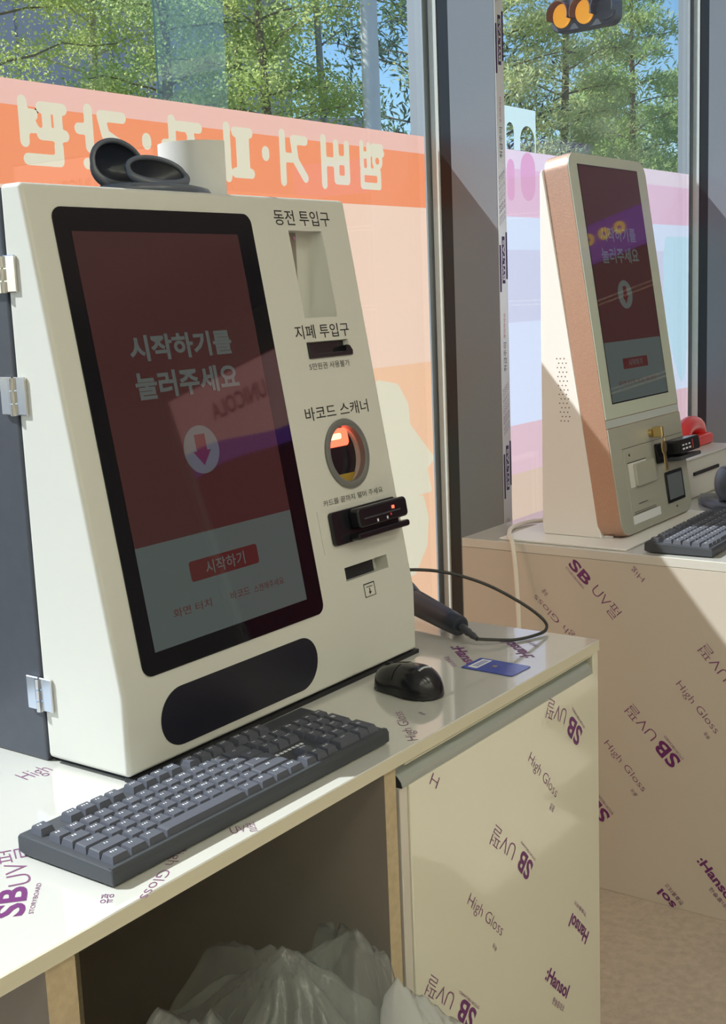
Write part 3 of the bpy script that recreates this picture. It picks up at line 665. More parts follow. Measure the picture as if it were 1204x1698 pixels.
# ------------------------------------------------------------------ scanner cradle on the kiosk top
def cradle(loc, rz, label):
    """shallow grey bowl on a base with a tongue; raised hood behind it. local origin at base, x right"""
    c = empty('scanner_cradle', (0, 0, 0), label, 'cradle', 'scanner cradles')
    vs, fs = [], []; N = 36
    prof = [(1.0, 0.0), (1.04, 0.004), (0.98, 0.010), (0.80, 0.0125), (0.0, 0.013)]
    for i in range(N):
        a = 2*math.pi*i/N; ca_, sa_ = math.cos(a), math.sin(a)
        ex = 0.078 if ca_ < 0 else 0.100
        for r, z in prof: vs.append((r*ex*ca_*(1 if ca_ < 0 else 1), r*0.046*sa_*(1.0-0.45*max(0, ca_)**2), z))
    K = len(prof)
    fs.append(tuple(i*K for i in range(N))[::-1])
    for i in range(N):
        j = (i+1) % N
        for k in range(K-1): fs.append((i*K+k, j*K+k, j*K+k+1, i*K+k+1))
    fixn(obj('base', vs, fs, M_cradle, c, smooth=True, sharp=60, origin=(0, 0, 0)))
    def shellbowl(name, cx, cy, cz, rx, rh, tilt, depth, m_in):
        """rim loop (closed tube) around a dark dish facing the front"""
        loop = []; NN = 40
        for i in range(NN):
            a = 2*math.pi*i/NN; x = rx*math.cos(a); z = rh*math.sin(a)
            x += 0.010*math.cos(a)*max(0, -math.sin(a))
            loop.append(Vector((cx+x, cy+z*math.sin(tilt), cz+z*math.cos(tilt))))
        rad = [0.0035+0.004*max(0, -math.sin(2*math.pi*i/NN)) for i in range(NN)]
        v, f = tube_geo(loop, rad, 10, True); rim = obj(name, v, f, M_cradle, c, smooth=True)
        v2, f2 = [], []; S = 6
        for s in range(S+1):
            q = 1-s/S
            for i in range(NN):
                p = loop[i]; ctr = Vector((cx, cy, cz)); d = depth*(1-q*q)
                v2.append(ctr+(p-ctr)*q+Vector((0, math.cos(tilt)*d, -math.sin(tilt)*d)))
        for s in range(S):
            for i in range(NN):
                j = (i+1) % NN; f2.append((s*NN+i, s*NN+j, (s+1)*NN+j, (s+1)*NN+i))
        obj('dish', v2, f2, m_in, rim, smooth=True)
        # outer back of the bowl
        v3 = [p+Vector((0, 0.006, 0)) for p in v2]
        obj('bowl_back', v3, f2, M_cradle, rim, smooth=True)
    shellbowl('bowl', 0.0, -0.012, 0.0285, 0.046, 0.0225, R(35), 0.022, M_scan)
    shellbowl('hood', -0.034, 0.022, 0.0395, 0.040, 0.030, R(12), 0.020, M_scan)
    c.location = loc; c.rotation_euler.z = rz
    return c
cr1 = cradle((0.268, 0.378, HT+0.0005), R(-4), 'dark grey scanner cradle lying on top of the near cream kiosk')

# ------------------------------------------------------------------ paper roll on the kiosk top
pr = empty('paper_roll', (0.405, 0.435, HT), 'white rolled paper standing on top of the near cream kiosk', 'paper roll')
pth = []
for i in range(90):
    a = -0.9+2*math.pi*1.9*i/89; r = 0.036+0.0105*(i/89)
    if i > 72: r += 0.016*((i-72)/17)**1.6
    pth.append((0.405+r*math.cos(a), 0.435+r*math.sin(a)))
vs, fs = [], []
for (x, y) in pth: vs += [(x, y, HT+0.0005), (x, y, HT+0.0785)]
n0 = len(pth)
for (x, y) in pth:
    d = Vector((0.405-x, 0.435-y)).normalized()*0.0012; vs += [(x+d.x, y+d.y, HT+0.0005), (x+d.x, y+d.y, HT+0.0785)]
o2_ = 2*n0
for i in range(n0-1):
    a, b = 2*i, 2*i+2
    fs += [(a, b, b+1, a+1), (o2_+a, o2_+a+1, o2_+b+1, o2_+b), (a+1, b+1, o2_+b+1, o2_+a+1), (a, o2_+a, o2_+b, b)]
fs += [(0, 1, o2_+1, o2_), (o2_-2, 2*o2_-2, 2*o2_-1, o2_-1)]
fixn(obj('paper_spiral', vs, fs, M_white, pr, smooth=True, sharp=40))
lathe('roll_core', [(0.012, 0.001), (0.030, 0.001), (0.030, 0.072), (0.012, 0.072), (0.012, 0.001)], (0.405, 0.435, HT), M_white, pr, 28)

# ------------------------------------------------------------------ keyboards
KP = 0.01905
def make_keyboard(label):
    k = empty('keyboard', (0, 0, 0), label, 'keyboard', 'black full-size keyboards')
    Wd, Dp = 0.446, 0.140
    # wedge case: front low, back high
    Fc = Frame((0, 0, 0), (0, 1, 0), (0, 0, 1), (1, 0, 0))
    cs = prism('case', [(0.0, 0.002), (0.0, 0.0155), (0.003, 0.0180), (Dp-0.003, 0.0225), (Dp, 0.0205), (Dp, 0.004), (Dp-0.01, 0.002)], Fc, 0.0, Wd, M_kcase, k, bv=0.0025, seg=2)
    prism('case_rim', [(0.0018, 0.0178), (0.0030, 0.0192), (0.0075, 0.0194), (0.0075, 0.0178)], Fc, 0.002, Wd-0.002, M_kcase, k)
    for x in (0.02, Wd-0.05):
        box('foot', x, x+0.03, Dp-0.03, Dp-0.012, 0.0, 0.0035, M_matteblack, k); box('foot', x, x+0.03, 0.008, 0.02, 0.0, 0.0025, M_matteblack, k)
    meshes = {}
    def cap_mesh(w):
        if w in meshes: return meshes[w]
        bw, bd, h = w*KP-0.0009, KP-0.0009, 0.0085; ti = 0.0026
        A = [(-bw/2, -bd/2, 0), (bw/2, -bd/2, 0), (bw/2, bd/2, 0), (-bw/2, bd/2, 0)]
        B_ = [(-bw/2+ti*.75, -bd/2+ti*1.05, h*.82), (bw/2-ti*.75, -bd/2+ti*1.05, h*.82), (bw/2-ti*.75, bd/2-ti*.5, h*.88), (-bw/2+ti*.75, bd/2-ti*.5, h*.88)]
        C_ = [(x*0.93, y*0.93-0.0002, z+h*.12) for x, y, z in B_]
        mid = [(0, -bd/2+ti*1.4, h*.90), (0, bd/2-ti*.9, h*.96)]
        vs = A+B_+C_
        fs = [(0, 1, 5, 4), (1, 2, 6, 5), (2, 3, 7, 6), (3, 0, 4, 7), (4, 5, 9, 8), (5, 6, 10, 9), (6, 7, 11, 10), (7, 4, 8, 11), (8, 9, 10, 11)]
        me = bpy.data.meshes.new('key'); me.from_pydata(vs, [], fs); me.materials.append(M_keycap); me.update(); meshes[w] = me; return me
    lg = {}
    def leg_mesh(v):
        if v not in lg:
            rr = random.Random(v); V, F_ = [], []
            for q in range(2 if v % 3 else 3):
                x = -0.0042+q*0.0030; w_ = 0.0009+0.0010*rr.random(); y = 0.0018+0.0008*rr.random(); h_ = 0.0018+0.0010*rr.random()
                b = len(V); V += [(x, y-h_/2, 0), (x+w_, y-h_/2, 0), (x+w_, y+h_/2, 0.0001), (x, y+h_/2, 0.0001)]; F_.append((b, b+1, b+2, b+3))
            me = bpy.data.meshes.new('legend'); me.from_pydata(V, [], F_); me.materials.append(M_legend); me.update(); lg[v] = me
        return lg[v]
    x00, y00 = 0.0088, 0.0085
    cnt = [0]
    def key(cx, row, w=1.0, d=1.0, legend=True):
        y = y00+KP*(row+0.5*d)+(0.0085 if row >= 5 else 0)
        zt = 0.0180+0.0045*(y/Dp)
        o = bpy.data.objects.new('key', cap_mesh(w)); col.objects.link(o); o.parent = k
        o.location = (x00+KP*(cx+w/2), y, zt-0.001); o.rotation_euler.x = R(1.9)
        if d > 1: o.scale.y = d+0.05
        if legend:
            l = bpy.data.objects.new('legend', leg_mesh(cnt[0] % 7)); col.objects.link(l); l.parent = o; l.location = (0, 0.0006, 0.00845)
        cnt[0] += 1
    def row(r, ws, x=0.0, legend=True):
        for w in ws:
            if w < 0: x += -w; continue
            key(x, r, w, legend=(legend and w < 4)); x += w
    row(0, [1.25, 1.25, 1.25, 6.25, 1.25, 1.25, 1.25, 1.25])
    row(1, [2.25]+[1]*10+[2.75]); row(2, [1.75]+[1]*11+[2.25]); row(3, [1.5]+[1]*12+[1.5]); row(4, [1]*13+[2]); row(5, [1, -1, 1, 1, 1, 1, -.5, 1, 1, 1, 1, -.5, 1, 1, 1, 1])
    nx = 15.25
    row(0, [1, 1, 1], nx); row(1, [-1, 1, -1], nx); row(3, [1, 1, 1], nx); row(4, [1, 1, 1], nx); row(5, [1, 1, 1], nx)
    px = 18.5
    row(0, [2, 1], px); row(1, [1, 1, 1], px); row(2, [1, 1, 1], px); row(3, [1, 1, 1], px); row(4, [1, 1, 1, 1], px)
    key(px+3, 0, 1, 2); key(px+3, 2, 1, 2)
    # small maker's word printed on the case above the arrow keys
    ox = x00+KP*15.35
    for q in range(7):
        box('logo_letter', ox+0.0072*q, ox+0.0072*q+0.0048, y00+KP*2.45, y00+KP*2.45+0.0042+0.001*(q == 0), 0.0186+0.0018, 0.0189+0.0018, M_legend, k)
    return k
kb1 = make_keyboard('black full-size keyboard on the near desk, its left half in sunlight')
kb1.location = (-0.188, 0.0335, 0.0); kb1.rotation_euler.z = R(-0.9)
kb2 = copy_tree(kb1); kb2.location = (1.395, 0.045, 0.004); kb2.rotation_euler.z = R(2.0)
kb2['label'] = 'black full-size keyboard in front of the far kiosk at the right edge'

# ------------------------------------------------------------------ mouse
mo = empty('computer_mouse', (0, 0, 0), 'black wireless mouse on the near desk beside the keyboard', 'mouse')
def mouse_sec(t):   # t 0 (palm, front) .. 1 (buttons, back): half width, height
    w = 0.0315*(1-abs(2*t-0.85)**3.2*0.55)
    w = 0.0325*math.sqrt(max(0.0, 1-abs((t-0.47)/(0.4702 if t < 0.47 else 0.5302))**2.7))*(1-0.10*math.exp(-((t-0.55)/0.16)**2))
    h = 0.0385*math.sqrt(max(0.0, 1-abs((t-0.36)/(0.3602 if t < 0.36 else 0.70))**2.2))
    return max(w, 0.0005), max(h, 0.003)
LM = 0.112; NT, NA = 30, 18
def mouse_patch(t0, t1, a0, a1, off, nt=NT, na=NA):
    vs, fs = [], []
    for i in range(nt+1):
        q = i/nt; q = (1-math.cos(math.pi*q))/2 if (t0, t1) == (0.0, 1.0) else q
        t = t0+(t1-t0)*q; w, h = mouse_sec(t)
        for k in range(na+1):
            a = a0+(a1-a0)*k/na
            c, s = math.cos(a), math.sin(a)
            e = 0.72
            x = (w+off)*math.copysign(abs(c)**e, c); z = 0.002+(h+off)*abs(s)**0.9
            vs.append((x, -0.056+LM*t, z))
    for i in range(nt):
        for k in range(na): p = i*(na+1)+k; fs.append((p, p+1, p+na+2, p+na+1))
    return vs, fs
v, f = mouse_patch(0.0, 1.0, 0, math.pi, 0.0)
nb = len(v); f.append(tuple(i*(NA+1) for i in range(NT+1))+tuple(i*(NA+1)+NA for i in range(NT, -1, -1)))
f.append(tuple(range(NA+1))); f.append(tuple(range(NT*(NA+1), (NT+1)*(NA+1))))
fixn(obj('body', v, f, M_black, mo, smooth=True, sharp=60))
for a0, a1 in ((R(30), R(86)), (R(94), R(150))):
    v, f = mouse_patch(0.56, 0.985, a0, a1, 0.0006, 14, 8); fixn(obj('button', v, f, M_black, mo, smooth=True))
tube('scroll_wheel', [(-0.0035, -0.056+LM*0.80, 0.0275), (0.0035, -0.056+LM*0.80, 0.0275)], 0.0085, M_matteblack, mo, 20)
for q in range(7):
    t = 0.235-0.004*abs(q-3); xx = -0.0105+0.0034*q; w, h = mouse_sec(t); zz = 0.0024+h*(1-(abs(xx)/w)**3*0.4)
    box('logo_letter', xx, xx+0.0024, -0.056+LM*t, -0.056+LM*t+0.0034, zz-0.0012, zz+0.0004, M_legend, mo)
box('base_plate', -0.022, 0.022, -0.046, 0.046, 0.0, 0.0035, M_matteblack, mo, 0.001, 1)
mo.location = (0.4355, 0.1175, 0.0); mo.rotation_euler.z = R(-9)

# ------------------------------------------------------------------ card, scanner behind the kiosk, cables
ca_ = empty('plastic_card', (0.588, 0.067, 0.0), 'blue plastic card with white stripe lying on the near desk', 'card')
Fcard = Frame((0.5872, 0.0672, 0.0006), Vector((0.030, 0.99, 0)).normalized(), Vector((-0.99, 0.030, 0)).normalized(), (0, 0, 1))
prism('card_body', rrect(-0.0428, 0.0428, -0.0270, 0.0270, 0.003, 4), Fcard, 0.0, 0.0008, M_blue, ca_)
fbox('white_panel', Fcard, 0.0200, 0.0360, -0.0220, 0.0200, 0.0008, 0.0010, M_cardwhite, ca_)
for q in range(5): fbox('card_line', Fcard, 0.0230+0.002*q, 0.0240+0.002*q, -0.018, 0.014, 0.0010, 0.0011, M_blue, ca_)
fbox('card_chip', Fcard, -0.001, 0.006, -0.004, 0.003, 0.0008, 0.0010, M_brass, ca_)

hs_ = empty('barcode_scanner', (0.66, 0.25, 0.0), 'dark navy handheld barcode scanner lying behind the near kiosk', 'barcode scanner')
h0, h1 = Vector((0.690, 0.188, 0.0205)), Vector((0.738, 0.300, 0.034))
hd = (h1-h0).normalized()
tube('grip', [h0, h0+hd*0.004, h0+hd*0.03, h0+hd*0.09, h1, h1+hd*0.02], [0.0135, 0.0165, 0.0178, 0.0195, 0.0205, 0.020], M_scan, hs_, 18)
tube('head', [h1+hd*0.01, h1+hd*0.035+Vector((-0.005, 0, 0.004)), h1+hd*0.075+Vector((-0.01, 0, 0.0))], [0.020, 0.027, 0.024], M_scan, hs_, 18)
rl = [h0-hd*0.001-hd*(0.006*i) + Vector((0, 0, -0.0008*i)) for i in range(8)]
tube('strain_relief', rl, [0.0062, 0.0072, 0.0058, 0.0068, 0.0050, 0.0058, 0.0042, 0.0036], M_kcase, hs_, 10)
e0 = rl[-1]
tube('cable', spline([e0, (0.688, 0.128, 0.008), (0.716, 0.108, 0.0035), (0.750, 0.093, 0.0035), (0.781, 0.088, 0.006), (0.797, 0.100, 0.017), (0.780, 0.130, 0.045), (0.745, 0.180, 0.080), (0.700, 0.235, 0.103), (0.650, 0.290, 0.108), (0.625, 0.36, 0.09), (0.62, 0.46, 0.03), (0.63, 0.55, 0.004)]), 0.0026, M_cable, hs_, 8)

wc = empty('power_cable', (1.5, 0.55, 0.0), 'thin white cable hanging from the far desk behind the far kiosk', 'cable')
tube('cable_run', spline([(1.62, 0.47, 0.012), (1.58, 0.535, 0.010), (1.50, 0.545, 0.009), (1.42, 0.510, 0.009), (1.375, 0.480, 0.012), (1.352, 0.462, -0.005), (1.340, 0.450, -0.06), (1.325, 0.437, -0.16), (1.310, 0.43, -0.30), (1.30, 0.44, -0.50), (1.30, 0.46, -0.68), (1.26, 0.50, -0.73), (1.10, 0.60, -0.731)]), 0.0048, M_cablew, wc, 8)

# ------------------------------------------------------------------ far kiosk
QX, QW = 1.465, 0.392
qa = R(8.712); qs, qc = math.sin(qa), math.cos(qa)
Q = Frame((QX, 0.2705, 0.0482), (1, 0, 0), (0, qs, qc), (0, -qc, qs))
kB = empty('payment_kiosk', (1.66, 0.37, 0.004), 'slim kiosk with rose gold sides and pale green frame on the far desk', 'kiosk')
box('base_plate', 1.385, 1.86, 0.222, 0.515, 0.0043, 0.0085, M_kBside, kB, 0.001, 1)
sl = rrect(0.0, QW, -0.0360, 0.7705, 0.034, 8)
slab = prism('slab', sl, Q, -0.052, 0.0, M_rose, kB, smooth=True)
pf = prism('front_frame', rrect(0.0008, QW-0.0008, 0.2140, 0.7697, 0.033, 8)[0:0] or [(0.0008, 0.2140), (QW-0.0008, 0.2140)] + [p for p in rrect(0.0008, QW-0.0008, 0.2140, 0.7697, 0.033, 8) if p[1] > 0.4], Q, 0.0, 0.0022, M_kB, kB)
sB = fbox('screen_glass', Q, 0.0410, 0.3430, 0.2435, 0.7470, 0.0022, 0.0030, M_bezel, kB)
flat('display', [(0.0425, 0.373), (0.3400, 0.373), (0.3400, 0.745), (0.0425, 0.745)], Q, 0.0032, M_dispT, sB)
flat('display', [(0.0425, 0.246), (0.3400, 0.246), (0.3400, 0.373), (0.0425, 0.373)], Q, 0.0032, M_dispB, sB)
ttext('시작하기를', 0.100, 0.284, 0.586, 0.031, M_dispTxt, sB, Q, 0.0034, 0.022); ttext('눌러주세요', 0.094, 0.284, 0.540, 0.033, M_dispTxt, sB, Q, 0.0034, 0.022)
flat('arrow_disc', ell(0.184, 0.472, 0.037, 0.031), Q, 0.0034, M_dispTxt, sB)
flat('arrow', [(0.175, 0.490), (0.193, 0.490), (0.193, 0.470), (0.200, 0.470), (0.184, 0.452), (0.168, 0.470), (0.175, 0.470)], Q, 0.0036, M_dispRed, sB)
flat('start_button', rrect(0.122, 0.252, 0.312, 0.335, 0.003), Q, 0.0034, M_dispBtn, sB)
ttext('시작하기', 0.150, 0.222, 0.316, 0.015, M_dispTxt, sB, Q, 0.0036, 0.008)
ttext('화면 터치 또는 바코드', 0.085, 0.290, 0.278, 0.010, M_dispRed, sB, Q, 0.0034)
fbox('gap_strip', Q, 0.0008, QW-0.0008, 0.1955, 0.2125, 0.0, 0.0012, mat('strip_grey', (0.52, 0.57, 0.57), 0.4), kB)
MB_ = [(QW-0.0008, 0.194), (0.0008, 0.194)] + [p for p in rrect(0.0008, QW-0.0008, -0.0370, 0.5, 0.034, 8) if p[1] < 0.1]
lowp = prism('lower_panel', sorted([p for p in rrect(0.0008, QW-0.0008, -0.0350, 0.194, 0.034, 8) if p[1] < 0.05], key=lambda p: p[0]) + [(QW-0.0008, 0.194), (0.0008, 0.194)], Q, 0.0, 0.0026, M_kBlow, kB)
fbox('panel_seam', Q, 0.0550, 0.3860, 0.1452, 0.1462, 0.0026, 0.0029, M_matteblack, lowp)
# receipt printer
pn = fbox('printer_cover', Q, 0.0560, 0.1950, 0.0025, 0.1440, 0.0026, 0.0044, M_kBlow, kB, 0.0006, 1)
fbox('paper_slot', Q, 0.0670, 0.1640, 0.1122, 0.1146, 0.0044, 0.0047, M_matteblack, pn)
fbox('paper_strip', Q, 0.0680, 0.1630, 0.060, 0.1125, 0.0048, 0.0050, M_white, pn)
prism('release_tab', rrect(0.0920, 0.1930, 0.0600, 0.1090, 0.004), Q, 0.0050, 0.0125, M_kBlow, pn, bv=0.0015, seg=2)
tube('led', [Q(0.083, 0.130, 0.0040), Q(0.083, 0.130, 0.0050)], 0.003, M_matteblack, pn, 10)
fbox('cover_mark', Q, 0.0950, 0.1450, 0.0210, 0.0240, 0.0044, 0.0046, M_ring, pn)
fbox('tray_recess', Q, 0.0620, 0.2080, -0.0180, 0.0000, 0.0026, 0.0034, M_cardwhite, lowp)
fbox('tray_line', Q, 0.0700, 0.1830, 0.0028, 0.0040, 0.0044, 0.0047, M_matteblack, pn); fbox('tray_line', Q, 0.0700, 0.1830, 0.0065, 0.0074, 0.0044, 0.0047, M_matteblack, pn)
# lock with keys
lk = tube('lock_barrel', [Q(0.2080, 0.1640, 0.0), Q(0.2080, 0.1640, 0.011)], 0.0095, M_brass, kB, 18)
fbox('lock_key_head', Q, 0.2030, 0.2130, 0.1520, 0.1760, 0.011, 0.034, M_brass, lk, 0.002, 1)
loop = [Q(0.208+0.006*math.cos(2*math.pi*i/16), 0.150+0.010*math.sin(2*math.pi*i/16), 0.032) for i in range(16)]
tube('key_ring', loop, 0.0009, M_brass, lk, 6, True)
prism('hanging_key', [(0.200, 0.143), (0.216, 0.143), (0.221, 0.132), (0.217, 0.120), (0.212, 0.116), (0.213, 0.082), (0.209, 0.075), (0.205, 0.082), (0.204, 0.116), (0.198, 0.122), (0.196, 0.133)], Q, 0.030, 0.033, M_brass, lk)
prism('hanging_key', [(0.193, 0.140), (0.207, 0.142), (0.211, 0.131), (0.205, 0.119), (0.202, 0.115), (0.198, 0.082), (0.193, 0.077), (0.191, 0.084), (0.194, 0.115), (0.189, 0.120), (0.188, 0.131)], Q, 0.0335, 0.036, M_brass, lk)
# card reader
c2 = prism('card_reader', rrect(0.2200, 0.3880, 0.0920, 0.1370, 0.005), Q, 0.0026, 0.0100, M_black, kB, bv=0.0012, seg=1)
prism('reader_jaw', rrect(0.268, 0.391, 0.1040, 0.1360, 0.007), Q, 0.0100, 0.0420, M_black, c2, bv=0.003, seg=2)
prism('reader_jaw', rrect(0.266, 0.391, 0.0900, 0.0990, 0.004), Q, 0.0100, 0.0420, M_kcase, c2, bv=0.0025, seg=2)
for u in (0.285, 0.303, 0.322): fbox('reader_mark', Q, u, u+0.012, 0.112, 0.116, 0.0420, 0.0425, M_legend, c2); fbox('reader_mark', Q, u, u+0.010, 0.121, 0.124, 0.0420, 0.0425, M_legend, c2)
fbox('reader_line', Q, 0.345, 0.3475, 0.109, 0.130, 0.0420, 0.0425, M_red, c2)
# small scanner window
s2 = prism('scanner_frame', rrect(0.2530, 0.3520, -0.0030, 0.0680, 0.004), Q, 0.0026, 0.0055, M_black, kB, bv=0.001, seg=1)
fbox('scanner_glass', Q, 0.2620, 0.3440, 0.0045, 0.0610, 0.0055, 0.0059, mat('scanner_pane_grey', (0.16, 0.18, 0.20), 0.06), s2)
fbox('scanner_mark', Q, 0.298, 0.306, -0.0170, -0.0130, 0.0026, 0.0030, M_ink, lowp)
# white rear housing with speaker perforations on its left side
body = prism('rear_housing', [(0.3125, 0.0085), (0.3170, 0.0250), (0.4405, 0.7790), (0.4470, 0.7700), (0.4520, 0.0200), (0.4480, 0.0085)], SIDE, QX+0.0005, QX+QW-0.0005, M_kBside, kB, bv=0.002, seg=1)
dots = []
k_ = 0
me_dot = None
for r_ in range(15):
    for c_ in range(3):
        y = 0.4125-0.0085*c_-(0.004 if r_ % 2 else 0)-0.0006*r_; z = 0.388-0.0094*r_
        if me_dot is None:
            o = obj('speaker_hole', [(QX+0.0003, y+0.0016*math.cos(a*math.pi/3), z+0.0016*math.sin(a*math.pi/3)) for a in range(6)], [(0, 1, 2, 3, 4, 5)], mat('hole_brown', (0.16, 0.11, 0.08), 0.8), body); me_dot = o.data
        else:
            o = bpy.data.objects.new('speaker_hole', me_dot); col.objects.link(o); o.parent = body; o.location = Vector((QX+0.0003, y, z))-WLOC[body.name]
Qs = Frame((QX, 0, 0), (0, 1, 0), (0, 0, 1), (1, 0, 0))
fbox('foot_rail', Frame((QX+0.01, 0, 0), (1, 0, 0), (0, 1, 0), (0, 0, 1)), 0.0, QW-0.02, 0.290, 0.440, 0.0085, 0.014, M_chrome, kB)

# ------------------------------------------------------------------ things at the right end of the far desk
cr2 = copy_tree(cr1); cr2.scale = (1.2, 1.2, 1.45); cr2.location = (1.965, 0.215, 0.0046); cr2.rotation_euler.z = R(52); cr2['label'] = 'black scanner cradle standing on the far desk at the right edge'
cx = empty('carton', (2.12, 0.40, 0.004), 'white carton wrapped in clear film on the far desk at the right edge', 'box')
box('carton_body', 1.99, 2.32, 0.33, 0.49, 0.0045, 0.105, M_white, cx, 0.003, 1)
box('carton_flap', 1.985, 2.325, 0.325, 0.40, 0.105, 0.108, M_white, cx)
box('carton_slot', 2.03, 2.20, 0.3255, 0.33, 0.062, 0.070, M_matteblack, cx)
rc = empty('red_pouch', (2.20, 0.42, 0.108), 'red plastic handle on the wrapped carton at the right edge', 'handle')
tube('handle_grip', spline([(2.12, 0.40, 0.135), (2.16, 0.405, 0.160), (2.21, 0.41, 0.168), (2.27, 0.415, 0.160), (2.30, 0.42, 0.135)]), 0.022, M_red, rc, 14)
box('handle_block', 2.10, 2.32, 0.385, 0.445, 0.1085, 0.138, M_red, rc, 0.008, 3)
rc.name = 'red_handle'

# ------------------------------------------------------------------ plastic bags: loose sheets draped in ridges down to the floor
def bag(x0, x1, y0, y1, ridges, seed, m, label, nx=90, ny=70):
    """ridges: (ax, ay, az, bx, by, bz, slope): sheet height is the highest tent over the ridges"""
    rs = random.Random(seed); off = Vector((rs.random()*20, rs.random()*20, rs.random()*20)); vs, fs = [], []
    for j in range(ny+1):
        for i in range(nx+1):
            u, v = i/nx, j/ny; x = x0+(x1-x0)*u; y = y0+(y1-y0)*v; z = FZ+0.006
            for ax, ay, az, bx, by, bz, sl in ridges:
                dx, dy = bx-ax, by-ay; L = dx*dx+dy*dy; t = 0 if L == 0 else max(0, min(1, ((x-ax)*dx+(y-ay)*dy)/L))
                d = math.hypot(x-ax-dx*t, y-ay-dy*t); z = max(z, az+(bz-az)*t-sl*d-3.0*sl*d*d)
            q = Vector((x*14, y*14, z*5))+off
            w = min(1, (z-FZ)*6)
            an = math.atan2(y-ridges[0][1], x-ridges[0][0]); dd = math.hypot(x-ridges[0][0], y-ridges[0][1])
            pq = Vector((math.cos(an)*2.4, math.sin(an)*2.4, dd*1.5))+off
            z += w*min(0.10, dd)*0.95*(0.30-abs(noise.noise(pq))-0.45*abs(noise.noise(pq*2.7)))
            z += w*0.010*(0.4-abs(noise.noise(q*1.5)))
            ed = min(1.0, min(u, 1-u, v, 1-v)/0.10); z = FZ+0.005+(z-FZ-0.005)*(1-(1-ed)**3)
            vs.append((x+w*0.008*noise.noise(q*1.7), y+w*0.008*noise.noise(q*1.7+Vector((9, 3, 1))), max(FZ+0.004, z)))
    for j in range(ny):
        for i in range(nx): p = j*(nx+1)+i; fs.append((p, p+1, p+nx+2, p+nx+1))
    e = empty('plastic_bag', ((x0+x1)/2, (y0+y1)/2, FZ), label, 'plastic bag')
    obj('bag_sheet', vs, fs, m, e, smooth=True)
    return e
bag(-0.25, 0.19, -0.05, 0.30, [(0.078, 0.06, -0.192, 0.10, 0.20, -0.26, 1.3), (-0.06, 0.03, -0.215, -0.02, 0.14, -0.26, 1.1), (-0.13, 0.05, -0.175, -0.12, 0.16, -0.27, 0.9), (0.02, 0.0, -0.25, 0.078, 0.06, -0.195, 0.8)], 3, M_bag, 'wide crumpled clear plastic bag under the near desk')
bag(0.11, 0.208, -0.03, 0.20, [(0.165, 0.02, -0.20, 0.19, 0.06, -0.215, 2.0), (0.165, 0.02, -0.20, 0.13, 0.10, -0.235, 1.6), (0.195, 0.0, -0.235, 0.20, 0.10, -0.23, 3.0)], 9, M_bag, 'tall clear plastic bag against the cabinet partition', 30, 40)
bag(0.08, 0.32, -0.10, -0.022, [(0.155, -0.045, -0.236, 0.160, -0.05, -0.250, 2.4), (0.160, -0.05, -0.245, 0.285, -0.055, -0.340, 2.2), (0.155, -0.045, -0.236, 0.13, -0.06, -0.32, 2.0)], 5, M_bagw, 'bright white plastic bag in front of the cabinet door', 44, 24)

# ------------------------------------------------------------------ outside: ground, building, trees, poles, signal
GZ = -0.95
tag(box('ground_outside', -40, 90, 1.05, 90, GZ-0.1, GZ, M_asphalt), 'street outside the window', kind='structure')
def obox(name, c, ax, w, d, h, m, parent=None, z=None):
    """box on the ground centred at c, width along direction ax (angle), depth perpendicular"""
    e1 = Vector((math.cos(ax), math.sin(ax), 0)); e2 = Vector((-math.sin(ax), math.cos(ax), 0))
    F = Frame((c[0], c[1], c[2]), e1, e2, (0, 0, 1))
    return fbox(name, F, -w/2, w/2, -d/2, d/2, 0, h, m, parent)
bd = empty('office_building', (14.5, 27.0, GZ), 'blue grey office building behind the trees outside', 'building')
e1 = Vector((0.75, -0.66, 0)).normalized(); e2 = Vector((0.66, 0.75, 0)).normalized()
BF = Frame((22.4, 17.75, GZ), e1, (0, 0, 1), -e2)     # right end of the front; u negative to the left, v up, w toward the street
fbox('wall', BF, -22, 0, 0, 16, -8, 0, M_facade, bd)
for i in range(11):
    for j in range(8):
        u0 = -22+2*i; v0 = 2.0*j
        glz = j >= 5
        fbox('pane' if glz else 'cladding_panel', BF, u0+0.03, u0+1.97, v0+0.03, v0+1.97, 0, 0.02 if glz else 0.05, M_facadeglass if glz else M_facade, bd)
hh = empty('far_house', (36, 25, GZ), 'small cream block far behind the white pole outside', 'building')
HF_ = Frame((36.4, 26.6, GZ), e1, (0, 0, 1), -e2)
fbox('wall', HF_, -1.6, 1.0, 0, 7.4, -3, 0, M_cream, hh); fbox('wall', HF_, -3.2, -1.6, 0, 6.2, -3, 0, M_cream, hh)
fbox('roof_parapet', HF_, -1.7, 1.1, 7.4, 7.7, -3.1, 0.1, M_facade, hh)

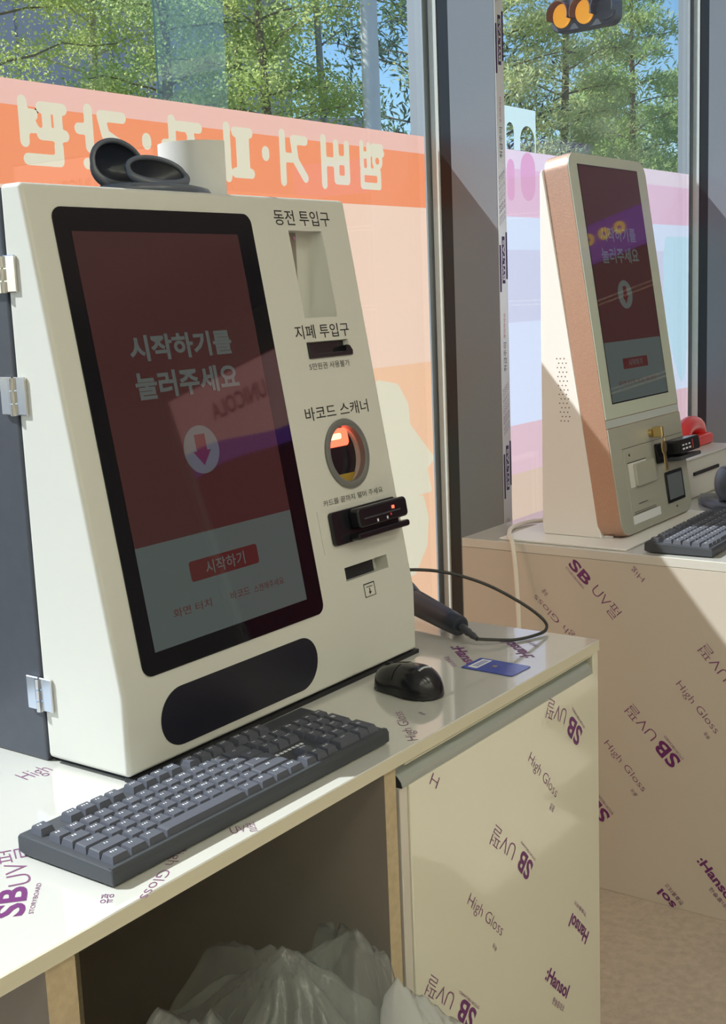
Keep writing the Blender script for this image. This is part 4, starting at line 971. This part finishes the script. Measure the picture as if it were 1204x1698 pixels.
def tree(loc, H, crown0, rad, nb, nl, leafsz, m, bark, label, seed, name='street_tree', needle=False, lean=0.0, trunk_r=0.09, sag=0.25, shape=1.0, zmin=None):
    rs = random.Random(seed); L = Vector(loc)
    e = empty(name, loc, label, 'tree', 'trees outside the window')
    tp = [L+Vector((lean*t*t*H+0.12*math.sin(3*t+seed), 0.12*math.cos(2.3*t+seed), H*t)) for t in [i/12 for i in range(13)]]
    tube('trunk', tp, [trunk_r*(1-0.85*i/12)+0.01 for i in range(13)], bark, e, 8)
    bv, bf = [], []; lv, lf = [], []
    for b in range(nb):
        t = crown0+(1-crown0)*((b+rs.random())/nb); base = tp[0].lerp(tp[0], 0)
        k = min(11, int(t*12)); base = tp[k].lerp(tp[k+1], t*12-k)
        a = b*2.39996+rs.uniform(-.4, .4)
        prof = (1-((t-crown0)/(1-crown0)))**0.75*0.9+0.12
        if not needle: prof = math.sin(math.pi*min(1, 0.18+0.82*((t-crown0)/(1-crown0))))**0.7*0.85+0.12
        ln = rad*prof*rs.uniform(.7, 1.15)*shape
        pts = []
        for s in range(6):
            q = s/5; pts.append(base+Vector((math.cos(a)*ln*q, math.sin(a)*ln*q, ln*(0.42*q-sag*q*q)+rs.uniform(-.03, .03)*ln)))
        g, f_ = tube_geo(pts, [trunk_r*0.14*(1-0.8*s/5)+0.003 for s in range(6)], 5); o_ = len(bv); bv += g; bf += [tuple(x+o_ for x in q) for q in f_]
        n = int(nl/nb*(0.5+prof))
        nc = max(4, int(ln*5.5))
        cl = []
        for c in range(nc):
            q = 0.25+0.78*((c+rs.random())/nc); i_ = min(4, int(q*5)); p = pts[i_].lerp(pts[i_+1], min(1.1, q*5-i_))
            side = Vector((-math.sin(a), math.cos(a), 0))*rs.gauss(0, 0.16*ln)*(1-0.3*q)
            cl.append(p+side+Vector((0, 0, rs.gauss(0.02, 0.06*ln))))
        for i in range(n):
            c = cl[i % nc]; sp = 0.10+0.05*ln
            p = c+Vector((rs.gauss(0, sp), rs.gauss(0, sp), rs.gauss(0, sp*0.55)))
            if needle:
                d = Vector((math.cos(a), math.sin(a), 0))*0.5+Vector((rs.gauss(0, .6), rs.gauss(0, .6), rs.gauss(0.45, .45))); ln_, wd = leafsz*2.0, leafsz*0.42
            else:
                d = Vector((rs.gauss(0, 1), rs.gauss(0, 1), rs.gauss(0, .6))); ln_, wd = leafsz*rs.uniform(.8, 1.5), leafsz*rs.uniform(.6, .9)
            d.normalize(); s_ = d.cross(Vector((rs.gauss(0, 1), rs.gauss(0, 1), rs.gauss(0, 1)))).normalized()*wd*0.5
            o_ = len(lv); lv += [p, p+d*ln_*0.5+s_, p+d*ln_, p+d*ln_*0.5-s_]; lf.append((o_, o_+1, o_+2, o_+3))
    obj('branches', bv, bf, bark, e, smooth=True)
    tag(obj('foliage', lv, lf, m, e), kind='stuff')
    return e
def at(dx, dy, t): return (CAM.x+dx*t, CAM.y+dy*t, GZ)
tree(at(.622, .783, 13.5), 7.5, .28, 1.45, 34, 22000, .035, M_leafA, M_bark, 'leafy tree at the left edge outside the window', 11)
tree(at(.681, .732, 14.0), 7.0, .32, 1.10, 28, 15000, .035, M_leafA, M_barkpale, 'slim tree with pale trunk in front of the blue grey building', 12, trunk_r=.055)
tree(at(.716, .698, 13.0), 7.5, .26, 1.10, 34, 21000, .033, M_leafB, M_bark, 'dark trunked tree beside the teal glass edge outside', 13, trunk_r=.07)
tree(at(.754, .657, 16.5), 7.5, .26, 1.4, 36, 21000, .040, M_leafB, M_bark, 'dense tree behind the teal glass outside', 14, trunk_r=.07)
tree(at(.768, .640, 12.5), 6.5, .24, 1.0, 36, 23000, .033, M_leafA, M_bark, 'yellow green tree left of the open sky outside', 15, trunk_r=.06)
tree(at(.799, .601, 13.0), 7.0, .25, 1.0, 26, 10000, .032, M_leafA, M_polegrey, 'sparse tree with open branches left of the white pole', 16, trunk_r=.045)
tree(at(.842, .540, 19.0), 8.5, .30, 2.2, 30, 5200, .085, M_leafC, M_bark, 'dark bluish pine behind the grey pole', 17, needle=True)
tree(at(.872, .490, 18.0), 8.5, .20, 1.7, 40, 20000, .055, M_leafD, M_bark, 'large pine left of the amber traffic light', 18, name='pine_tree', needle=True)
tree(at(.8935, .449, 19.5), 7.6, .20, 1.55, 40, 20000, .058, M_leafD, M_bark, 'large pine below the amber traffic light', 19, name='pine_tree', needle=True)
tree(at(.914, .406, 22.0), 6.4, .20, 1.75, 40, 16000, .065, M_leafB, M_bark, 'shaded pine right of the amber traffic light', 20, name='pine_tree', needle=True)
tree(at(.9315, .364, 24.0), 5.2, .20, 1.9, 34, 9000, .090, M_leafB, M_bark, 'low pine beside the right window mullion', 21, name='pine_tree', needle=True)
tree(at(.905, .425, 26.0), 5.4, .15, 2.4, 40, 9000, .10, M_leafB, M_bark, 'broad low pine behind the other pines outside', 22, name='pine_tree', needle=True)

p1 = empty('street_pole', at(.8189, .5740, 12), 'thick white pole outside left of the mullion', 'pole')
L1 = Vector(at(.8189, .5740, 12))
tube('pole_shaft', [L1, L1+Vector((0, 0, 9))], [0.085, 0.075], M_pole, p1, 18)
for z in (1.95, 2.95): tube('pole_band', [L1+Vector((0, 0, z)), L1+Vector((0, 0, z+0.015))], 0.088, M_polegrey, p1, 18)
p2 = empty('street_pole', at(.8370, .5472, 14), 'thin grey pole outside beside the mullion', 'pole')
L2 = Vector(at(.8370, .5472, 14))
tube('pole_shaft', [L2, L2+Vector((0, 0, 8))], 0.040, M_polegrey, p2, 12)

# traffic signal
tl = empty('traffic_light', at(.8966, .4430, 14), 'amber traffic light with two lit lamps hanging outside the right window', 'traffic light')
C0 = Vector(at(.8966, .4430, 14)); C0.z = CAM.z+0.2000*14
sx_ = Vector((.4430, -.8966, 0)); face = Vector((-.8966*0.86-.4430*0.5, -.4430*0.86+.8966*0.5, 0)).normalized()
lat = Vector((-face.y, face.x, 0)); lat = -lat if lat.dot(sx_) < 0 else lat
TF = Frame(C0, lat, (0, 0, 1), face)
prism('signal_housing', rrect(-0.24, 0.52, -0.16, 0.16, 0.10), TF, -0.16, 0.0, M_housing, tl, bv=0.01, seg=1)
for k, u in enumerate((-0.10, 0.17, 0.42)):
    prism('lamp_lens', ell(u, 0.0, 0.105, 0.12, 24), TF, 0.0, 0.02, M_amber if k < 2 else M_housing, tl)
    vs, fs = [], []
    for i in range(19):
        a = R(-20+220*i/18); c, s = math.cos(a), math.sin(a)
        vs += [TF(u+0.118*c, 0.132*s, 0.0), TF(u+0.118*c, 0.132*s, 0.12), TF(u+0.128*c, 0.142*s, 0.0), TF(u+0.128*c, 0.142*s, 0.12)]
    for i in range(18):
        a = 4*i; b = a+4; fs += [(a, b, b+1, a+1), (a+2, a+3, b+3, b+2), (a+1, b+1, b+3, a+3)]
    fixn(obj('visor', vs, fs, M_glowvisor if k < 2 else M_housing, tl))
AR = C0+Vector((0, 0, 0.30))
tube('mast_arm', [C0-face*0.08, AR-face*0.08, AR-face*0.08+lat*6], 0.05, M_polegrey, tl, 10)
MP = AR-face*0.08+lat*6
tube('mast', [(MP.x, MP.y, GZ), (MP.x, MP.y, MP.z+0.5)], 0.11, M_polegrey, tl, 12)
# teal glass screen standing outside
gs = empty('glass_screen', at(.733, .680, 5.5), 'teal tinted glass panel standing outside the window', 'glass panel')
ga, gb = Vector(at(.7157, .6984, 5.5)), Vector(at(.7508, .6606, 5.5)); gd = (gb-ga).normalized()
GF = Frame(ga, gd, (0, 0, 1), Vector((-gd.y, gd.x, 0)))
fbox('glass_sheet', GF, 0.0, (gb-ga).length, 0.0, 4.2, 0.0, 0.012, M_glassteal, gs)
fbox('glass_edge', GF, -0.006, 0.0, 0.0, 4.2, 0.0, 0.012, mat('glass_edge_green', (0.20, 0.36, 0.32), 0.2), gs)

# ------------------------------------------------------------------ far side of the room, seen only in the kiosk screens
vm = empty('drinks_cooler', (4.25, -2.9, FZ), 'pink and maroon drinks cooler across the room, seen as reflection in the near screen', 'cooler')
box('cabinet', 4.0, 4.6, -3.47, -2.30, FZ, 1.36, M_vmaroon, vm, 0.01, 2)
SF = Frame((3.995, 0, 0), (0, -1, 0), (0, 0, 1), (-1, 0, 0))      # u = -y (left to right when facing the cooler)
wave = [(2.32+1.13*i/20, 1.02-0.05*math.sin(i/20*5.2)-0.03*i/20) for i in range(21)]
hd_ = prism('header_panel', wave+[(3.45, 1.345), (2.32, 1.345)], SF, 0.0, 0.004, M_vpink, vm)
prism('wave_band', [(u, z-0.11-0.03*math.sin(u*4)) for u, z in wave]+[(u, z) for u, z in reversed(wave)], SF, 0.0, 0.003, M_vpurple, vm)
text('sign_lettering', 'UNICOLA', M_vmaroon, hd_, SF(2.76, 1.14, 0.005), SF(3.17, 1.14, 0.005), (0, 0, 1), 0.095, None, 0.02)
box('door_glass', 3.990, 3.998, -3.40, -2.37, FZ+0.2, 0.86, M_vmaroon, vm)
box('door_frame', 3.985, 4.0, -3.47, -3.43, FZ+0.1, 1.0, M_chrome, vm)
vs_ = empty('ice_cream_freezer', (4.75, -0.9, FZ), 'freezer with purple header sign across the room, seen as reflection in the far screen', 'freezer')
box('cabinet', 4.5, 5.0, -1.75, -0.25, FZ, 1.055, mat('freezer_dark', (0.10, 0.08, 0.09), 0.3), vs_, 0.01, 2)
hp_ = box('header_sign', 4.46, 4.98, -1.75, -0.25, 1.06, 1.225, M_vfrost, vs_, 0.01, 2)
SG = Frame((4.458, 0, 0), (0, -1, 0), (0, 0, 1), (-1, 0, 0))
for u in (0.80, 0.88, 0.96):
    ring('round_letter', SG, u, 1.160, 0.010, 0.028, 0.0, 0.006, M_vyellow, hp_, 20)
for z in (0.885, 0.865, 0.475, 0.455): tube('shelf_rail', [(4.49, -1.72, z), (4.49, -0.28, z)], 0.006, M_shelfline, vs_, 8)

# ------------------------------------------------------------------ added fill panels on the ceiling, out of view
k = 0
for y in (-1.3, -2.6, -3.9):
    for x in (-2.2, -1.1, 0.0, 1.1):
        c = empty('ceiling_lamp', (x, y, CZ), 'square white LED panel in the ceiling', 'ceiling lamp', 'LED panels in the ceiling')
        box('lamp_frame', x-0.32, x+0.32, y-0.32, y+0.32, CZ-0.025, CZ-0.001, M_fillframe, c)
        box('lamp_diffuser', x-0.30, x+0.30, y-0.30, y+0.30, CZ-0.028, CZ-0.0255, M_fill, c)
